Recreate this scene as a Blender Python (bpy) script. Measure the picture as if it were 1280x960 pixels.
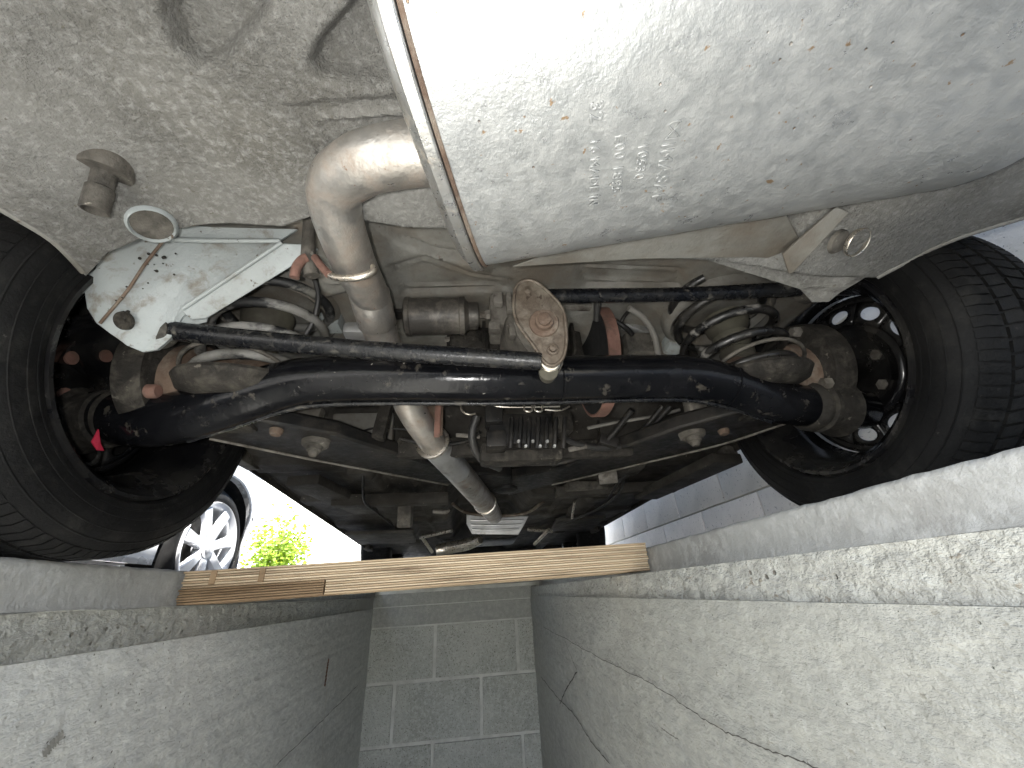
import bpy, bmesh, math, random
import numpy as np
from mathutils import Vector, Matrix, noise
random.seed(7)
S = bpy.context.scene
COL = S.collection
for o in list(bpy.data.objects): bpy.data.objects.remove(o)

# ------------------------------------------------------------------ camera
FPX = 487.3                                     # focal length in pixels of a 1280 px wide picture
CAM = Vector((0, 0, -.078))                     # floor of the garage is z = 0, y runs to the front of the car
RX = [Vector((0.9949, -0.0829, -0.0570)), Vector((-0.0110, 0.4724, -0.8813)), Vector((0.1000, 0.8775, 0.4691))]
RX[2].normalize(); RX[0] = (RX[0] - RX[2]*RX[0].dot(RX[2])).normalized(); RX[1] = RX[2].cross(RX[0])
cam = bpy.data.cameras.new('camera'); camo = bpy.data.objects.new('camera', cam); COL.objects.link(camo)
cam.sensor_width = 36; cam.lens = FPX/1280*36; cam.clip_start = .01; cam.clip_end = 2000
camo.matrix_world = Matrix(((RX[0].x, -RX[1].x, -RX[2].x, CAM.x), (RX[0].y, -RX[1].y, -RX[2].y, CAM.y), (RX[0].z, -RX[1].z, -RX[2].z, CAM.z), (0, 0, 0, 1)))
S.camera = camo
def at(px, py, Y=None, X=None, Z=None):         # photograph pixel -> point of the place at a known distance / side / height
    r = RX[0]*((px-640)/FPX) + RX[1]*((py-480)/FPX) + RX[2]
    t = Y/r.y if Y is not None else X/r.x if X is not None else (Z-CAM.z)/r.z
    return CAM + r*t

# ------------------------------------------------------------------ world, sun, hand lamp, exposure
SUN_EL, SUN_AZ = math.radians(54), math.radians(150)      # sun behind the camera, to the right
w = bpy.data.worlds.new('World'); S.world = w; w.use_nodes = True
nt = w.node_tree; bg = nt.nodes['Background']
sky = nt.nodes.new('ShaderNodeTexSky'); sky.sky_type = 'NISHITA'; sky.sun_disc = False
sky.sun_elevation = SUN_EL; sky.sun_rotation = SUN_AZ; sky.air_density = 1; sky.dust_density = 2.5
nt.links.new(sky.outputs[0], bg.inputs[0]); bg.inputs[1].default_value = .13
sl = bpy.data.lights.new('sun', 'SUN'); sl.energy = 4.8; sl.angle = math.radians(.5); sl.color = (1, .965, .92)
so = bpy.data.objects.new('sun', sl); COL.objects.link(so); so.location = (3, -6, 9)
sd = Vector((math.sin(SUN_AZ)*math.cos(SUN_EL), math.cos(SUN_AZ)*math.cos(SUN_EL), math.sin(SUN_EL)))
so.rotation_euler = sd.to_track_quat('Z', 'Y').to_euler()
# the lamp of the phone that takes the picture (its glint and hard shadows show in the photograph)
fl = bpy.data.lights.new('hand_lamp', 'SPOT'); fl.energy = 2.0; fl.shadow_soft_size = .012; fl.color = (1, .985, .96)
fl.spot_size = math.radians(150); fl.spot_blend = .6
fo = bpy.data.objects.new('hand_lamp', fl); COL.objects.link(fo)
fo.location = CAM + RX[0]*-.035 + RX[1]*-.01 + RX[2]*-.02
fo.rotation_euler = (-RX[2]).to_track_quat('Z', 'Y').to_euler()
S.view_settings.view_transform = 'Standard'; S.view_settings.look = 'None'; S.view_settings.gamma = 1
S.view_settings.exposure = 2.85
S.render.engine = 'CYCLES'; S.cycles.max_bounces = 6; S.cycles.diffuse_bounces = 6; S.cycles.glossy_bounces = 3; S.cycles.caustics_reflective = False; S.cycles.caustics_refractive = False

# ------------------------------------------------------------------ materials
MATS = {}
def mat(name, base, rough=.7, metal=0, alt=None, scale=6, contrast=(.4, .62), dirt=None, dirt_scale=25, dirt_amt=(.55, .7),
        bump=0, bump_scale=80, bump2=0, bump2_scale=12, speck=None, speck_scale=160, speck_amt=.72, coat=0, rvar=.12, stretch=(1, 1, 1), trans=0, dirt_rough=None, wave=None, pores=None, spec=.5, patchy=None):
    """principled surface: base colour wandering to `alt`, patches of `dirt`, small `speck`s, fine relief"""
    m = bpy.data.materials.new(name); m.use_nodes = True; MATS[name] = m
    t = m.node_tree; N = t.nodes; L = t.links; p = N['Principled BSDF']
    tc = N.new('ShaderNodeTexCoord'); mp = N.new('ShaderNodeMapping'); mp.inputs['Scale'].default_value = stretch
    L.new(tc.outputs['Object'], mp.inputs[0]); co = mp.outputs[0]
    def nz(s, d=5, r=.6, dist=0):
        n = N.new('ShaderNodeTexNoise'); n.inputs['Scale'].default_value = s; n.inputs['Detail'].default_value = d
        n.inputs['Roughness'].default_value = r; n.inputs['Distortion'].default_value = dist; L.new(co, n.inputs['Vector']); return n.outputs['Fac']
    def ramp(src, a, b, c0=(0, 0, 0, 1), c1=(1, 1, 1, 1)):
        r = N.new('ShaderNodeValToRGB'); r.color_ramp.elements[0].position = a; r.color_ramp.elements[1].position = b
        r.color_ramp.elements[0].color = c0; r.color_ramp.elements[1].color = c1; L.new(src, r.inputs[0]); return r.outputs[0]
    def mix(f, a, b):
        x = N.new('ShaderNodeMix'); x.data_type = 'RGBA'; L.new(f, x.inputs['Factor'])
        for s, v in ((6, a), (7, b)):
            if isinstance(v, tuple): x.inputs[s].default_value = (*v[:3], 1)
            else: L.new(v, x.inputs[s])
        return x.outputs[2]
    alt = alt or tuple(c*.72 for c in base)
    c = mix(ramp(nz(scale), *contrast), base, alt)
    dm = None
    if dirt is not None:
        dm = ramp(nz(dirt_scale, 6, .68, .3), *dirt_amt); c = mix(dm, c, dirt)
    if speck is not None:
        sm = ramp(nz(speck_scale, 4, .6), speck_amt-.02, speck_amt+.02); c = mix(sm, c, speck)
    if wave is not None:
        wv = N.new('ShaderNodeTexWave'); wv.bands_direction = wave[0]; wv.inputs['Scale'].default_value = wave[1]; wv.inputs['Distortion'].default_value = wave[2]
        wv.inputs['Detail'].default_value = 3; L.new(co, wv.inputs['Vector']); c = mix(ramp(wv.outputs['Fac'], .3, .9), c, wave[3])
    pm = None
    if pores is not None:                       # small blow holes: dark and sunk
        vo = N.new('ShaderNodeTexVoronoi'); vo.inputs['Scale'].default_value = pores[0]; vo.inputs['Randomness'].default_value = 1; L.new(tc.outputs['Object'], vo.inputs['Vector'])
        pa = ramp(vo.outputs['Distance'], pores[1]*.6, pores[1], (1, 1, 1, 1), (0, 0, 0, 1)); pk = ramp(nz(pores[0]*.22, 3, .5), .52, .58)
        mu = N.new('ShaderNodeMath'); mu.operation = 'MULTIPLY'; L.new(pa, mu.inputs[0]); L.new(pk, mu.inputs[1]); pm = mu.outputs[0]; c = mix(pm, c, pores[2])
    L.new(c, p.inputs['Base Color'])
    rr = N.new('ShaderNodeMapRange'); L.new(nz(scale*4, 5), rr.inputs[0]); rr.inputs[1].default_value = .3; rr.inputs[2].default_value = .7
    rr.inputs[3].default_value = max(.05, rough-rvar); rr.inputs[4].default_value = min(1, rough+rvar)
    if dm is not None and dirt_rough is not None:
        q = N.new('ShaderNodeMix'); L.new(dm, q.inputs[0]); L.new(rr.outputs[0], q.inputs[2]); q.inputs[3].default_value = dirt_rough; L.new(q.outputs[0], p.inputs['Roughness'])
        if metal:
            q2 = N.new('ShaderNodeMix'); L.new(dm, q2.inputs[0]); q2.inputs[2].default_value = metal; q2.inputs[3].default_value = metal*.55; L.new(q2.outputs[0], p.inputs['Metallic'])
    else: L.new(rr.outputs[0], p.inputs['Roughness'])
    if not (dm is not None and dirt_rough is not None): p.inputs['Metallic'].default_value = metal
    p.inputs['Specular IOR Level'].default_value = spec; p.inputs['Coat Weight'].default_value = coat; p.inputs['Coat Roughness'].default_value = .12
    if trans: p.inputs['Transmission Weight'].default_value = trans
    prev = None
    for amt, sc in ((bump2, bump2_scale), (bump, bump_scale)):
        if amt:
            b = N.new('ShaderNodeBump'); b.inputs['Distance'].default_value = amt; b.inputs['Strength'].default_value = 1
            hh = nz(sc, 5, .65)
            if patchy and amt == bump2:              # coarse relief only in patches
                k_ = N.new('ShaderNodeMath'); k_.operation = 'MULTIPLY'; L.new(hh, k_.inputs[0]); L.new(ramp(nz(patchy, 3, .5), .42, .62), k_.inputs[1]); hh = k_.outputs[0]
            L.new(hh, b.inputs['Height'])
            if prev: L.new(prev, b.inputs['Normal'])
            prev = b.outputs[0]
    if pm is not None:
        b = N.new('ShaderNodeBump'); b.invert = True; b.inputs['Distance'].default_value = .002; L.new(pm, b.inputs['Height'])
        if prev: L.new(prev, b.inputs['Normal'])
        prev = b.outputs[0]
    if prev: L.new(prev, p.inputs['Normal'])
    return m
mat('underseal', (.205, .203, .190), .85, alt=(.13, .124, .108), scale=3.2, contrast=(.35, .65), dirt=(.262, .26, .243), dirt_scale=110, dirt_amt=(.48, .68), bump=.002, bump_scale=300, bump2=.012, bump2_scale=130, patchy=5, speck=(.12, .11, .09), speck_scale=150, speck_amt=.68)
mat('pan_paint', (.19, .187, .168), .65, alt=(.10, .092, .076), scale=7, dirt=(.13, .11, .085), dirt_scale=9, dirt_amt=(.46, .7), bump=.0015, bump_scale=140, speck=(.10, .08, .06), speck_scale=70, speck_amt=.70)
mat('floor_paint_shaded', (.058, .053, .045), .75, spec=.3, alt=(.026, .023, .019), scale=5, dirt=(.022, .019, .015), dirt_scale=7, dirt_amt=(.42, .62), bump=.002, bump_scale=90, speck=(.15, .135, .11), speck_scale=60, speck_amt=.69)  # dirty front floor colour, darkened further to stand for the weak light there
mat('bracket_paint', (.33, .36, .362), .45, alt=(.255, .272, .262), scale=6, contrast=(.3, .7), dirt=(.15, .13, .10), dirt_scale=24, dirt_amt=(.53, .70), bump=.0014, bump_scale=150, speck=(.07, .05, .036), speck_scale=55, speck_amt=.68)
mat('grimy_metal', (.028, .025, .021), .8, spec=.25, alt=(.014, .0125, .0105), scale=14, dirt=(.06, .054, .044), dirt_scale=30, dirt_amt=(.50, .68), bump=.004, bump_scale=80, speck=(.10, .09, .075), speck_scale=70, speck_amt=.68)
mat('muffler_steel', (.42, .43, .43), .34, .6, alt=(.33, .34, .335), scale=7, contrast=(.3, .7), dirt=(.375, .38, .37), dirt_scale=60, dirt_amt=(.40, .70), bump=.0010, bump_scale=170, bump2=.0014, bump2_scale=60, patchy=6, speck=(.28, .20, .125), speck_scale=75, speck_amt=.685, dirt_rough=.44, pores=(60, .09, (.24, .17, .11)))
mat('seam_steel', (.58, .58, .56), .34, .85, alt=(.46, .45, .42), scale=30, dirt=(.33, .28, .22), dirt_scale=60, dirt_amt=(.56, .70), bump=.0008, dirt_rough=.6)
mat('pipe_steel', (.50, .485, .455), .36, .8, alt=(.38, .355, .32), scale=9, dirt=(.30, .25, .205), dirt_scale=20, dirt_amt=(.46, .66), bump=.0010, bump_scale=120, speck=(.24, .15, .10), speck_scale=70, speck_amt=.70, dirt_rough=.62)
mat('axle_paint', (.003, .0032, .004), .15, spec=.22, alt=(.008, .008, .009), scale=8, dirt=(.07, .062, .05), dirt_scale=34, dirt_amt=(.60, .72), bump=.0006, bump_scale=60, speck=(.36, .34, .30), speck_scale=70, speck_amt=.735, coat=0, dirt_rough=.85, rvar=.05)
mat('rod_paint', (.005, .0055, .007), .28, spec=.3, alt=(.012, .012, .012), scale=20, dirt=(.09, .084, .072), dirt_scale=50, dirt_amt=(.56, .72), bump=.0010, bump_scale=90, dirt_rough=.85)
mat('rust', (.13, .09, .064), .85, alt=(.085, .055, .038), scale=18, dirt=(.18, .155, .125), dirt_scale=25, dirt_amt=(.5, .7), bump=.002, bump_scale=120)
mat('rust_red', (.20, .105, .08), .85, alt=(.13, .068, .05), scale=18, dirt=(.09, .06, .045), dirt_scale=40, dirt_amt=(.5, .7), bump=.001, bump_scale=120)
mat('lever_steel', (.105, .083, .062), .55, .35, alt=(.07, .052, .038), scale=14, dirt=(.19, .165, .132), dirt_scale=22, dirt_amt=(.48, .66), bump=.0012, bump_scale=120, speck=(.05, .035, .025), speck_scale=60, speck_amt=.66)
mat('dusty_metal', (.115, .105, .088), .8, alt=(.06, .053, .043), scale=14, dirt=(.03, .027, .022), dirt_scale=22, dirt_amt=(.46, .66), bump=.003, bump_scale=80, speck=(.20, .185, .155), speck_scale=70, speck_amt=.68)
mat('cast_metal', (.22, .205, .18), .6, .35, alt=(.14, .128, .108), scale=16, dirt=(.06, .05, .04), dirt_scale=20, dirt_amt=(.48, .68), bump=.0015, bump_scale=110)
mat('black_metal', (.008, .008, .008), .5, spec=.25, alt=(.022, .02, .018), scale=14, dirt=(.038, .034, .028), dirt_scale=26, dirt_amt=(.52, .72), bump=.001, speck=(.16, .15, .13), speck_scale=80, speck_amt=.72)
mat('canister', (.05, .046, .04), .5, .3, alt=(.05, .045, .04), scale=12, dirt=(.20, .18, .15), dirt_scale=14, dirt_amt=(.48, .7), bump=.001, bump_scale=130)
mat('rubber', (.004, .004, .004), .7, spec=.18, alt=(.009, .0088, .0085), scale=9, dirt=(.022, .021, .019), dirt_scale=26, dirt_amt=(.54, .75), bump=.0012, bump_scale=130, rvar=.08, speck=(.05, .048, .043), speck_scale=80, speck_amt=.72)
mat('hose', (.018, .018, .018), .5, alt=(.04, .038, .035), scale=20)
mat('grey_cable', (.20, .19, .17), .7)
mat('rim_black', (.008, .008, .009), .18, spec=.35, alt=(.026, .025, .023), scale=10, dirt=(.045, .04, .033), dirt_scale=14, dirt_amt=(.56, .74), dirt_rough=.8, rvar=.05)
mat('spring_grey', (.20, .196, .182), .6, alt=(.12, .115, .10), scale=14, dirt=(.012, .012, .012), dirt_scale=6, dirt_amt=(.52, .58), bump=.0006, bump_scale=90)
mat('spring_black', (.008, .008, .008), .35, alt=(.03, .028, .025), scale=14, dirt=(.22, .21, .19), dirt_scale=9, dirt_amt=(.56, .62), bump=.0006, bump_scale=90, dirt_rough=.8)
mat('bump_stop', (.075, .07, .05), .85, alt=(.045, .04, .03), scale=14)
mat('galvanised', (.55, .555, .55), .4, .75, alt=(.42, .42, .41), scale=10, dirt=(.2, .18, .15), dirt_scale=12, dirt_amt=(.55, .75))
mat('bright_rod', (.66, .62, .55), .32, .9, alt=(.5, .44, .36), scale=30)
mat('red_plastic', (.42, .02, .05), .5, dirt=(.12, .02, .03), dirt_scale=40)
mat('yellow_tag', (.55, .42, .04), .6)
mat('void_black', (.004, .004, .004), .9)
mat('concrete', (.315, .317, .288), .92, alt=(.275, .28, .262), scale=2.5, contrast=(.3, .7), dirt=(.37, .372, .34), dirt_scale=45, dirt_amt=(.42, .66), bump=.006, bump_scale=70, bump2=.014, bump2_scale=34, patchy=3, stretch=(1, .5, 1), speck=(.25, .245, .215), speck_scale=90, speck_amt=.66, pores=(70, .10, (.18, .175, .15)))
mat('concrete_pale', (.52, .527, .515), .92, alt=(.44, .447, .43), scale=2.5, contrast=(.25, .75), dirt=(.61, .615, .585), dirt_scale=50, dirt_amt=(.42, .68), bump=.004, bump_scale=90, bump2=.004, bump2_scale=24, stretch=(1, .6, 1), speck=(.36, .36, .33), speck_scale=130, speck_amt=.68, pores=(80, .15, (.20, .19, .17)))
mat('concrete_rough', (.35, .354, .332), .95, alt=(.29, .29, .265), scale=9, contrast=(.3, .7), dirt=(.41, .412, .38), dirt_scale=55, dirt_amt=(.44, .62), bump=.010, bump_scale=60, bump2=.008, bump2_scale=22, stretch=(1, .6, 1), speck=(.24, .22, .185), speck_scale=90, speck_amt=.66, pores=(50, .18, (.15, .14, .12)))
mat('concrete_edge', (.40, .40, .38), .9, alt=(.33, .325, .305), scale=6, dirt=(.46, .46, .44), dirt_scale=40, dirt_amt=(.48, .62), bump=.003, bump_scale=70, speck=(.22, .20, .17), speck_scale=40, speck_amt=.74)
mat('block_pit', (.41, .415, .375), .95, alt=(.33, .335, .30), scale=4, dirt=(.48, .485, .445), dirt_scale=60, dirt_amt=(.45, .66), bump=.006, bump_scale=110, speck=(.17, .165, .145), speck_scale=140, speck_amt=.62, pores=(90, .18, (.12, .115, .10)))
mat('mortar', (.56, .56, .52), .95, alt=(.44, .44, .405), scale=12, bump=.004, bump_scale=70)
mat('block_painted', (.86, .83, .77), .8, alt=(.77, .745, .69), scale=6, bump=.003, bump_scale=100, speck=(.30, .29, .27), speck_scale=95, speck_amt=.66)
mat('block_pit_dark', (.31, .315, .285), .95, alt=(.25, .255, .23), scale=4, dirt=(.38, .385, .35), dirt_scale=60, dirt_amt=(.45, .66), bump=.006, bump_scale=110, speck=(.13, .125, .11), speck_scale=140, speck_amt=.62)
mat('crack_dark', (.06, .055, .05), 1)
mat('stain_brown', (.20, .10, .06), 1, alt=(.12, .06, .04), scale=40)
mat('stain_dark', (.24, .235, .215), 1, alt=(.30, .295, .27), scale=30, bump=.003, bump_scale=60)
mat('wood_pale', (.68, .56, .40), .75, alt=(.56, .44, .30), scale=3, stretch=(.10, 1, 1.6), dirt=(.30, .22, .14), dirt_scale=30, dirt_amt=(.50, .70), bump=.0012, bump_scale=90, speck=(.16, .11, .07), speck_scale=60, speck_amt=.70)
mat('wood', (.52, .40, .265), .75, alt=(.40, .295, .185), scale=3, stretch=(.10, 1, 1.6), dirt=(.22, .155, .095), dirt_scale=30, dirt_amt=(.50, .68), bump=.0012, bump_scale=90, speck=(.13, .09, .06), speck_scale=60, speck_amt=.70)
mat('wood_dark', (.29, .195, .11), .78, alt=(.22, .145, .08), scale=4, stretch=(.12, 1, 1.6), dirt=(.15, .095, .05), dirt_scale=30, dirt_amt=(.50, .68), bump=.0012, bump_scale=90)
mat('asphalt', (.20, .195, .185), .95, alt=(.26, .255, .24), scale=8, bump=.004, bump_scale=120)
mat('slab', (.40, .40, .38), .9, alt=(.33, .33, .31), scale=2, bump=.002, bump_scale=70)
mat('car_silver', (.66, .68, .70), .28, .35, alt=(.64, .66, .68), scale=3, coat=.6, rvar=.04)
mat('car_blue', (.36, .41, .44), .3, .3, alt=(.35, .40, .43), scale=3, coat=.6, rvar=.04)
mat('alloy', (.66, .67, .69), .32, .5, alt=(.60, .61, .63), scale=8, rvar=.05)
mat('glass_dark', (.02, .025, .03), .06, rvar=.02)
mat('lamp_glass', (.6, .6, .6), .1, rvar=.03)
mat('render_white', (.82, .81, .78), .9, alt=(.76, .75, .72), scale=1.5, bump=.002, bump_scale=40)
mat('leaf', (.13, .22, .035), .55, alt=(.20, .26, .04), scale=9)
mat('bark', (.13, .10, .07), .9, bump=.003, bump_scale=60)
for n in ('leaf',):
    p = MATS[n].node_tree.nodes['Principled BSDF']; t = MATS[n].node_tree
    tr = t.nodes.new('ShaderNodeBsdfTranslucent'); tr.inputs[0].default_value = (.42, .55, .06, 1); ad = t.nodes.new('ShaderNodeMixShader'); ad.inputs[0].default_value = .5
    out = t.nodes['Material Output']; t.links.new(p.outputs[0], ad.inputs[1]); t.links.new(tr.outputs[0], ad.inputs[2]); t.links.new(ad.outputs[0], out.inputs[0])

# ------------------------------------------------------------------ mesh helpers (shapes in place coordinates)
def root_loc(o):
    v = Vector((0, 0, 0))
    while o is not None: v = v + o.location; o = o.parent
    return v
def link(name, me, m, parent=None, smooth=None):
    if parent is not None:
        me.transform(Matrix.Translation(-root_loc(parent)))
    o = bpy.data.objects.new(name, me); COL.objects.link(o)
    if parent is not None: o.parent = parent
    if m: me.materials.append(MATS[m])
    if smooth is not None:
        me.polygons.foreach_set('use_smooth', [True]*len(me.polygons))
        try: me.set_sharp_from_angle(angle=math.radians(smooth))
        except Exception: pass
    return o
def tag(o, label=None, cat=None, group=None, kind=None):
    if label: o['label'] = label
    if cat: o['category'] = cat
    if group: o['group'] = group
    if kind: o['kind'] = kind
    return o
def thing(name, loc, label, cat, group=None):
    o = bpy.data.objects.new(name, None); COL.objects.link(o); o.location = loc; o.empty_display_size = .1
    return tag(o, label, cat, group)
class B:
    """collects shapes and links them as one mesh object"""
    def __init__(s): s.v = []; s.f = []
    def add(s, v, f):
        k = len(s.v); s.v += [tuple(p) for p in v]; s.f += [tuple(i+k for i in q) for q in f]; return s
    def box(s, c, d, rot=None, bev=0):
        bm = bmesh.new(); bmesh.ops.create_cube(bm, size=1)
        for q in bm.verts: q.co = Vector((q.co.x*d[0], q.co.y*d[1], q.co.z*d[2]))
        if bev: bmesh.ops.bevel(bm, geom=bm.edges[:], offset=bev, segments=2, profile=.6, affect='EDGES')
        M = Matrix.Translation(Vector(c)) @ (rot.to_4x4() if rot is not None else Matrix.Identity(4))
        bm.verts.index_update(); s.add([M @ q.co for q in bm.verts], [[q.index for q in f.verts] for f in bm.faces]); bm.free(); return s
    def tube(s, pts, r, n=12, smooth=True, sub=6, caps=True, flat=1.0):
        P = [Vector(p) for p in pts]; Rr = list(r) if hasattr(r, '__len__') else [r]*len(P)
        if smooth and len(P) > 2:
            Q = []; q = []
            for i in range(len(P)-1):
                p0, p1, p2, p3 = P[max(i-1, 0)], P[i], P[i+1], P[min(i+2, len(P)-1)]
                for k in range(sub):
                    t = k/sub; a = t*t; b = a*t
                    Q.append(.5*((2*p1)+(p2-p0)*t+(2*p0-5*p1+4*p2-p3)*a+(3*p1-p0-3*p2+p3)*b)); q.append(Rr[i]+(Rr[i+1]-Rr[i])*t)
            Q.append(P[-1]); q.append(Rr[-1]); P, Rr = Q, q
        V = []; F = []; up = None
        for i, p in enumerate(P):
            d = (P[min(i+1, len(P)-1)]-P[max(i-1, 0)]).normalized()
            if up is None: up = Vector((0, 0, 1)) if abs(d.z) < .9 else Vector((0, 1, 0))
            a = d.cross(up).normalized(); up = a.cross(d).normalized()
            for k in range(n):
                th = 2*math.pi*k/n; V.append(p+(a*math.cos(th)+up*math.sin(th)*flat)*Rr[i])
        for i in range(len(P)-1):
            for k in range(n): F.append((i*n+k, i*n+(k+1) % n, (i+1)*n+(k+1) % n, (i+1)*n+k))
        if caps: F.append(tuple(range(n))[::-1]); F.append(tuple((len(P)-1)*n+k for k in range(n)))
        return s.add(V, F)
    def lathe(s, c, axis, prof, n=32, a0=0, a1=2*math.pi, ref=None, caps=True):
        """prof: list of (along axis, radius)"""
        ax = Vector(axis).normalized(); u = (Vector(ref) if ref else Vector((0, 0, 1)) if abs(ax.z) < .9 else Vector((0, 1, 0)))
        u = (u-ax*u.dot(ax)).normalized(); w = ax.cross(u); c = Vector(c); full = abs(a1-a0-2*math.pi) < 1e-6; m = n if full else n+1
        V = [c+ax*h+(u*math.cos(a0+(a1-a0)*k/n)+w*math.sin(a0+(a1-a0)*k/n))*r for h, r in prof for k in range(m)]; F = []
        for i in range(len(prof)-1):
            for k in range(n): F.append((i*m+k, i*m+(k+1) % m, (i+1)*m+(k+1) % m, (i+1)*m+k))
        if caps and prof[0][1] > 1e-5 and full and prof[0] != prof[-1]: F.append(tuple(range(m))[::-1])
        if caps and prof[-1][1] > 1e-5 and full and prof[0] != prof[-1]: F.append(tuple((len(prof)-1)*m+k for k in range(m)))
        return s.add(V, F)
    def prism(s, poly, vec):
        P = [Vector(p) for p in poly]; v = Vector(vec); n = len(P)
        return s.add(P+[p+v for p in P], [tuple(range(n))[::-1], tuple(range(n, 2*n))]+[(i, (i+1) % n, n+(i+1) % n, n+i) for i in range(n)])
    def grid(s, fn, nu, nv):
        V = [fn(i/nu, j/nv) for j in range(nv+1) for i in range(nu+1)]
        return s.add(V, [(j*(nu+1)+i, j*(nu+1)+i+1, (j+1)*(nu+1)+i+1, (j+1)*(nu+1)+i) for j in range(nv) for i in range(nu)])
    def build(s, name, m, parent=None, smooth=None, solid=0, bev=0):
        me = bpy.data.meshes.new(name); me.from_pydata(s.v, [], s.f); me.validate()
        bm = bmesh.new(); bm.from_mesh(me)
        bmesh.ops.recalc_face_normals(bm, faces=bm.faces[:])
        bm.to_mesh(me); bm.free()
        o = link(name, me, m, parent, smooth)
        if bev: k = o.modifiers.new('bevel', 'BEVEL'); k.width = bev; k.segments = 2; k.limit_method = 'ANGLE'; k.angle_limit = math.radians(40)
        if solid: k = o.modifiers.new('solid', 'SOLIDIFY'); k.thickness = solid; k.offset = 0
        return o
def ss(a, b, x):
    t = min(1, max(0, (x-a)/(b-a))); return t*t*(3-2*t)
def sdpoly(x, y, P):                            # signed distance to a closed polygon, negative inside
    d = 1e9; ins = False; n = len(P)
    for i in range(n):
        (x1, y1), (x2, y2) = P[i], P[(i+1) % n]
        ex, ey = x2-x1, y2-y1; t = max(0, min(1, ((x-x1)*ex+(y-y1)*ey)/(ex*ex+ey*ey+1e-12)))
        d = min(d, math.hypot(x-x1-ex*t, y-y1-ey*t))
        if (y1 > y) != (y2 > y) and x < (x2-x1)*(y-y1)/(y2-y1)+x1: ins = not ins
    return -d if ins else d
def N3(x, y, z=0): return noise.noise(Vector((x, y, z)))
def fbm(x, y, z=0): return N3(x, y, z)+.5*N3(2.1*x, 2.1*y, z+5)+.25*N3(4.3*x, 4.3*y, z+9)
V3 = Vector

# ================================================================== THE SETTING
XL, XR, WL, WR = -.63, .44, -.60, .385          # floor edges and pit walls, left and right
YB = -3.2; YE = 2.85                                       # far end of the pit
# outside ground: one sheet with the garage slab's footprint cut out
g = B(); o_, i_ = [(-300, -300), (300, -300), (300, 300), (-300, 300)], [(-1.1, -4.1), (1.3, -4.1), (1.3, 4.0), (-1.1, 4.0)]
g.add([(x, y, -.10) for x, y in o_]+[(x, y, -.10) for x, y in i_], [(k, (k+1) % 4, 4+(k+1) % 4, 4+k) for k in range(4)])
tag(g.build('ground', 'asphalt'), kind='structure')
fl_ = B()
for x0, x1, y0, y1 in ((-1.2, XL-.004, -4.2, 4.1), (XR+.004, 1.27, -4.2, 4.1), (XL-.004, XR+.004, YE+.03, 4.1), (XL-.004, XR+.004, -4.2, YB)):
    fl_.box(((x0+x1)/2, (y0+y1)/2, -.12), (x1-x0, y1-y0, .24))
floor = tag(fl_.build('garage_floor', 'slab'), kind='structure')
def wall_sheet(name, m, x, y0, y1, z0, z1, ny, nz, amp, freq, seed, parent=None, taper=0):
    def fn(u, v):
        y = y0+(y1-y0)*u; z = z0+(z1-z0)*v
        return (x+taper*max(0, y)/YE+amp*fbm(y*freq, z*freq*1.6, seed)*min(1, 12*min(v, 1-v)+.25)+(.0016*N3(y*1.1, z*60, seed)+.0012*N3(y*26, z*40, seed+1) if nz > 20 else 0), y, z)
    return B().grid(fn, ny, nz).build(name, m, parent, 60)
# the rebate that the plank lies in: two raw concrete edges
def edge(name, x, z0, side, seed):
    P = []; ny = 400
    for i in range(ny+1):
        y = YB+(YE-YB+.03)*i/ny
        n1 = fbm(y*9, seed)*.0022; n2 = fbm(y*14, seed+3)*.0025; n3 = N3(y*40, seed+7)*.0022
        xs = (-1 if side < 0 else 1)
        P.append([(x+xs*.012, y, .003+n2*.3), (x+xs*.004+n1, y, .0025+n2+n3), (x+n1-xs*.001, y, -.004+n2+n3), (x+n1*.8, y, -.02), (x+n2*.5, y, z0*.6), (x+n1, y, z0+.008), (x-xs*.004+n3*.6, y, z0)])
    k = len(P[0]); b = B(); b.add([p for r in P for p in r], [(i*k+j, i*k+j+1, (i+1)*k+j+1, (i+1)*k+j) for i in range(ny) for j in range(k-1)])
    return tag(b.build(name, 'concrete_edge', floor, 55), kind=None)
edge('floor_edge', XL, -.066, -1, 1.3); edge('floor_edge', XR, -.058, 1, 8.1)
# pit walls: a rough hand-laid band on top, the shuttered wall below standing a little proud of it
def pit_wall(name, s, xw, zl, zs, taper, seed, xe, m):
    b = B()
    b.grid(lambda u, v: (xw+s*.004+(xe+s*.003-xw)*v+.0015*fbm((YB+(YE-YB)*u)*8, v*2, seed), YB+(YE-YB+.02)*u, zl+.0018*fbm((YB+(YE-YB)*u)*9, v*3, seed+2)), 160, 4)
    root = tag(b.build(name, 'concrete_rough', None, 60), kind='structure')
    wall_sheet('top_band', 'concrete_rough', xw+s*.004, YB, YE+.02, zs-.004, zl, 560, 12, .0035, 22, seed, root, taper)
    wall_sheet('shuttered_face', m, xw-s*.003, YB, YE+.02, -1.5, zs, 420, 240, .0022, 6, seed+4, root, taper)
    b = B(); b.grid(lambda u, v: (xw-s*.003+s*.012*v+taper*max(0, YB+(YE-YB+.02)*u)/YE+.0022*fbm((YB+(YE-YB+.02)*u)*6, zs*9.6, seed+4)*.25, YB+(YE-YB+.02)*u, zs), 120, 1); b.build('step', m, root, 60)
    return root
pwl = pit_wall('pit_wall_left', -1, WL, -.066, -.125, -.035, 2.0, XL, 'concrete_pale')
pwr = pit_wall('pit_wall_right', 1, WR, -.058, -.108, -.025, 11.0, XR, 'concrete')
b = B(); b.box((-.1, -.1, -1.5), (1.3, 6.6, .04)); tag(b.build('pit_floor', 'concrete_pale'), kind='structure')  # unseen floor, made pale to bounce sunlight along the pit
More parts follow.
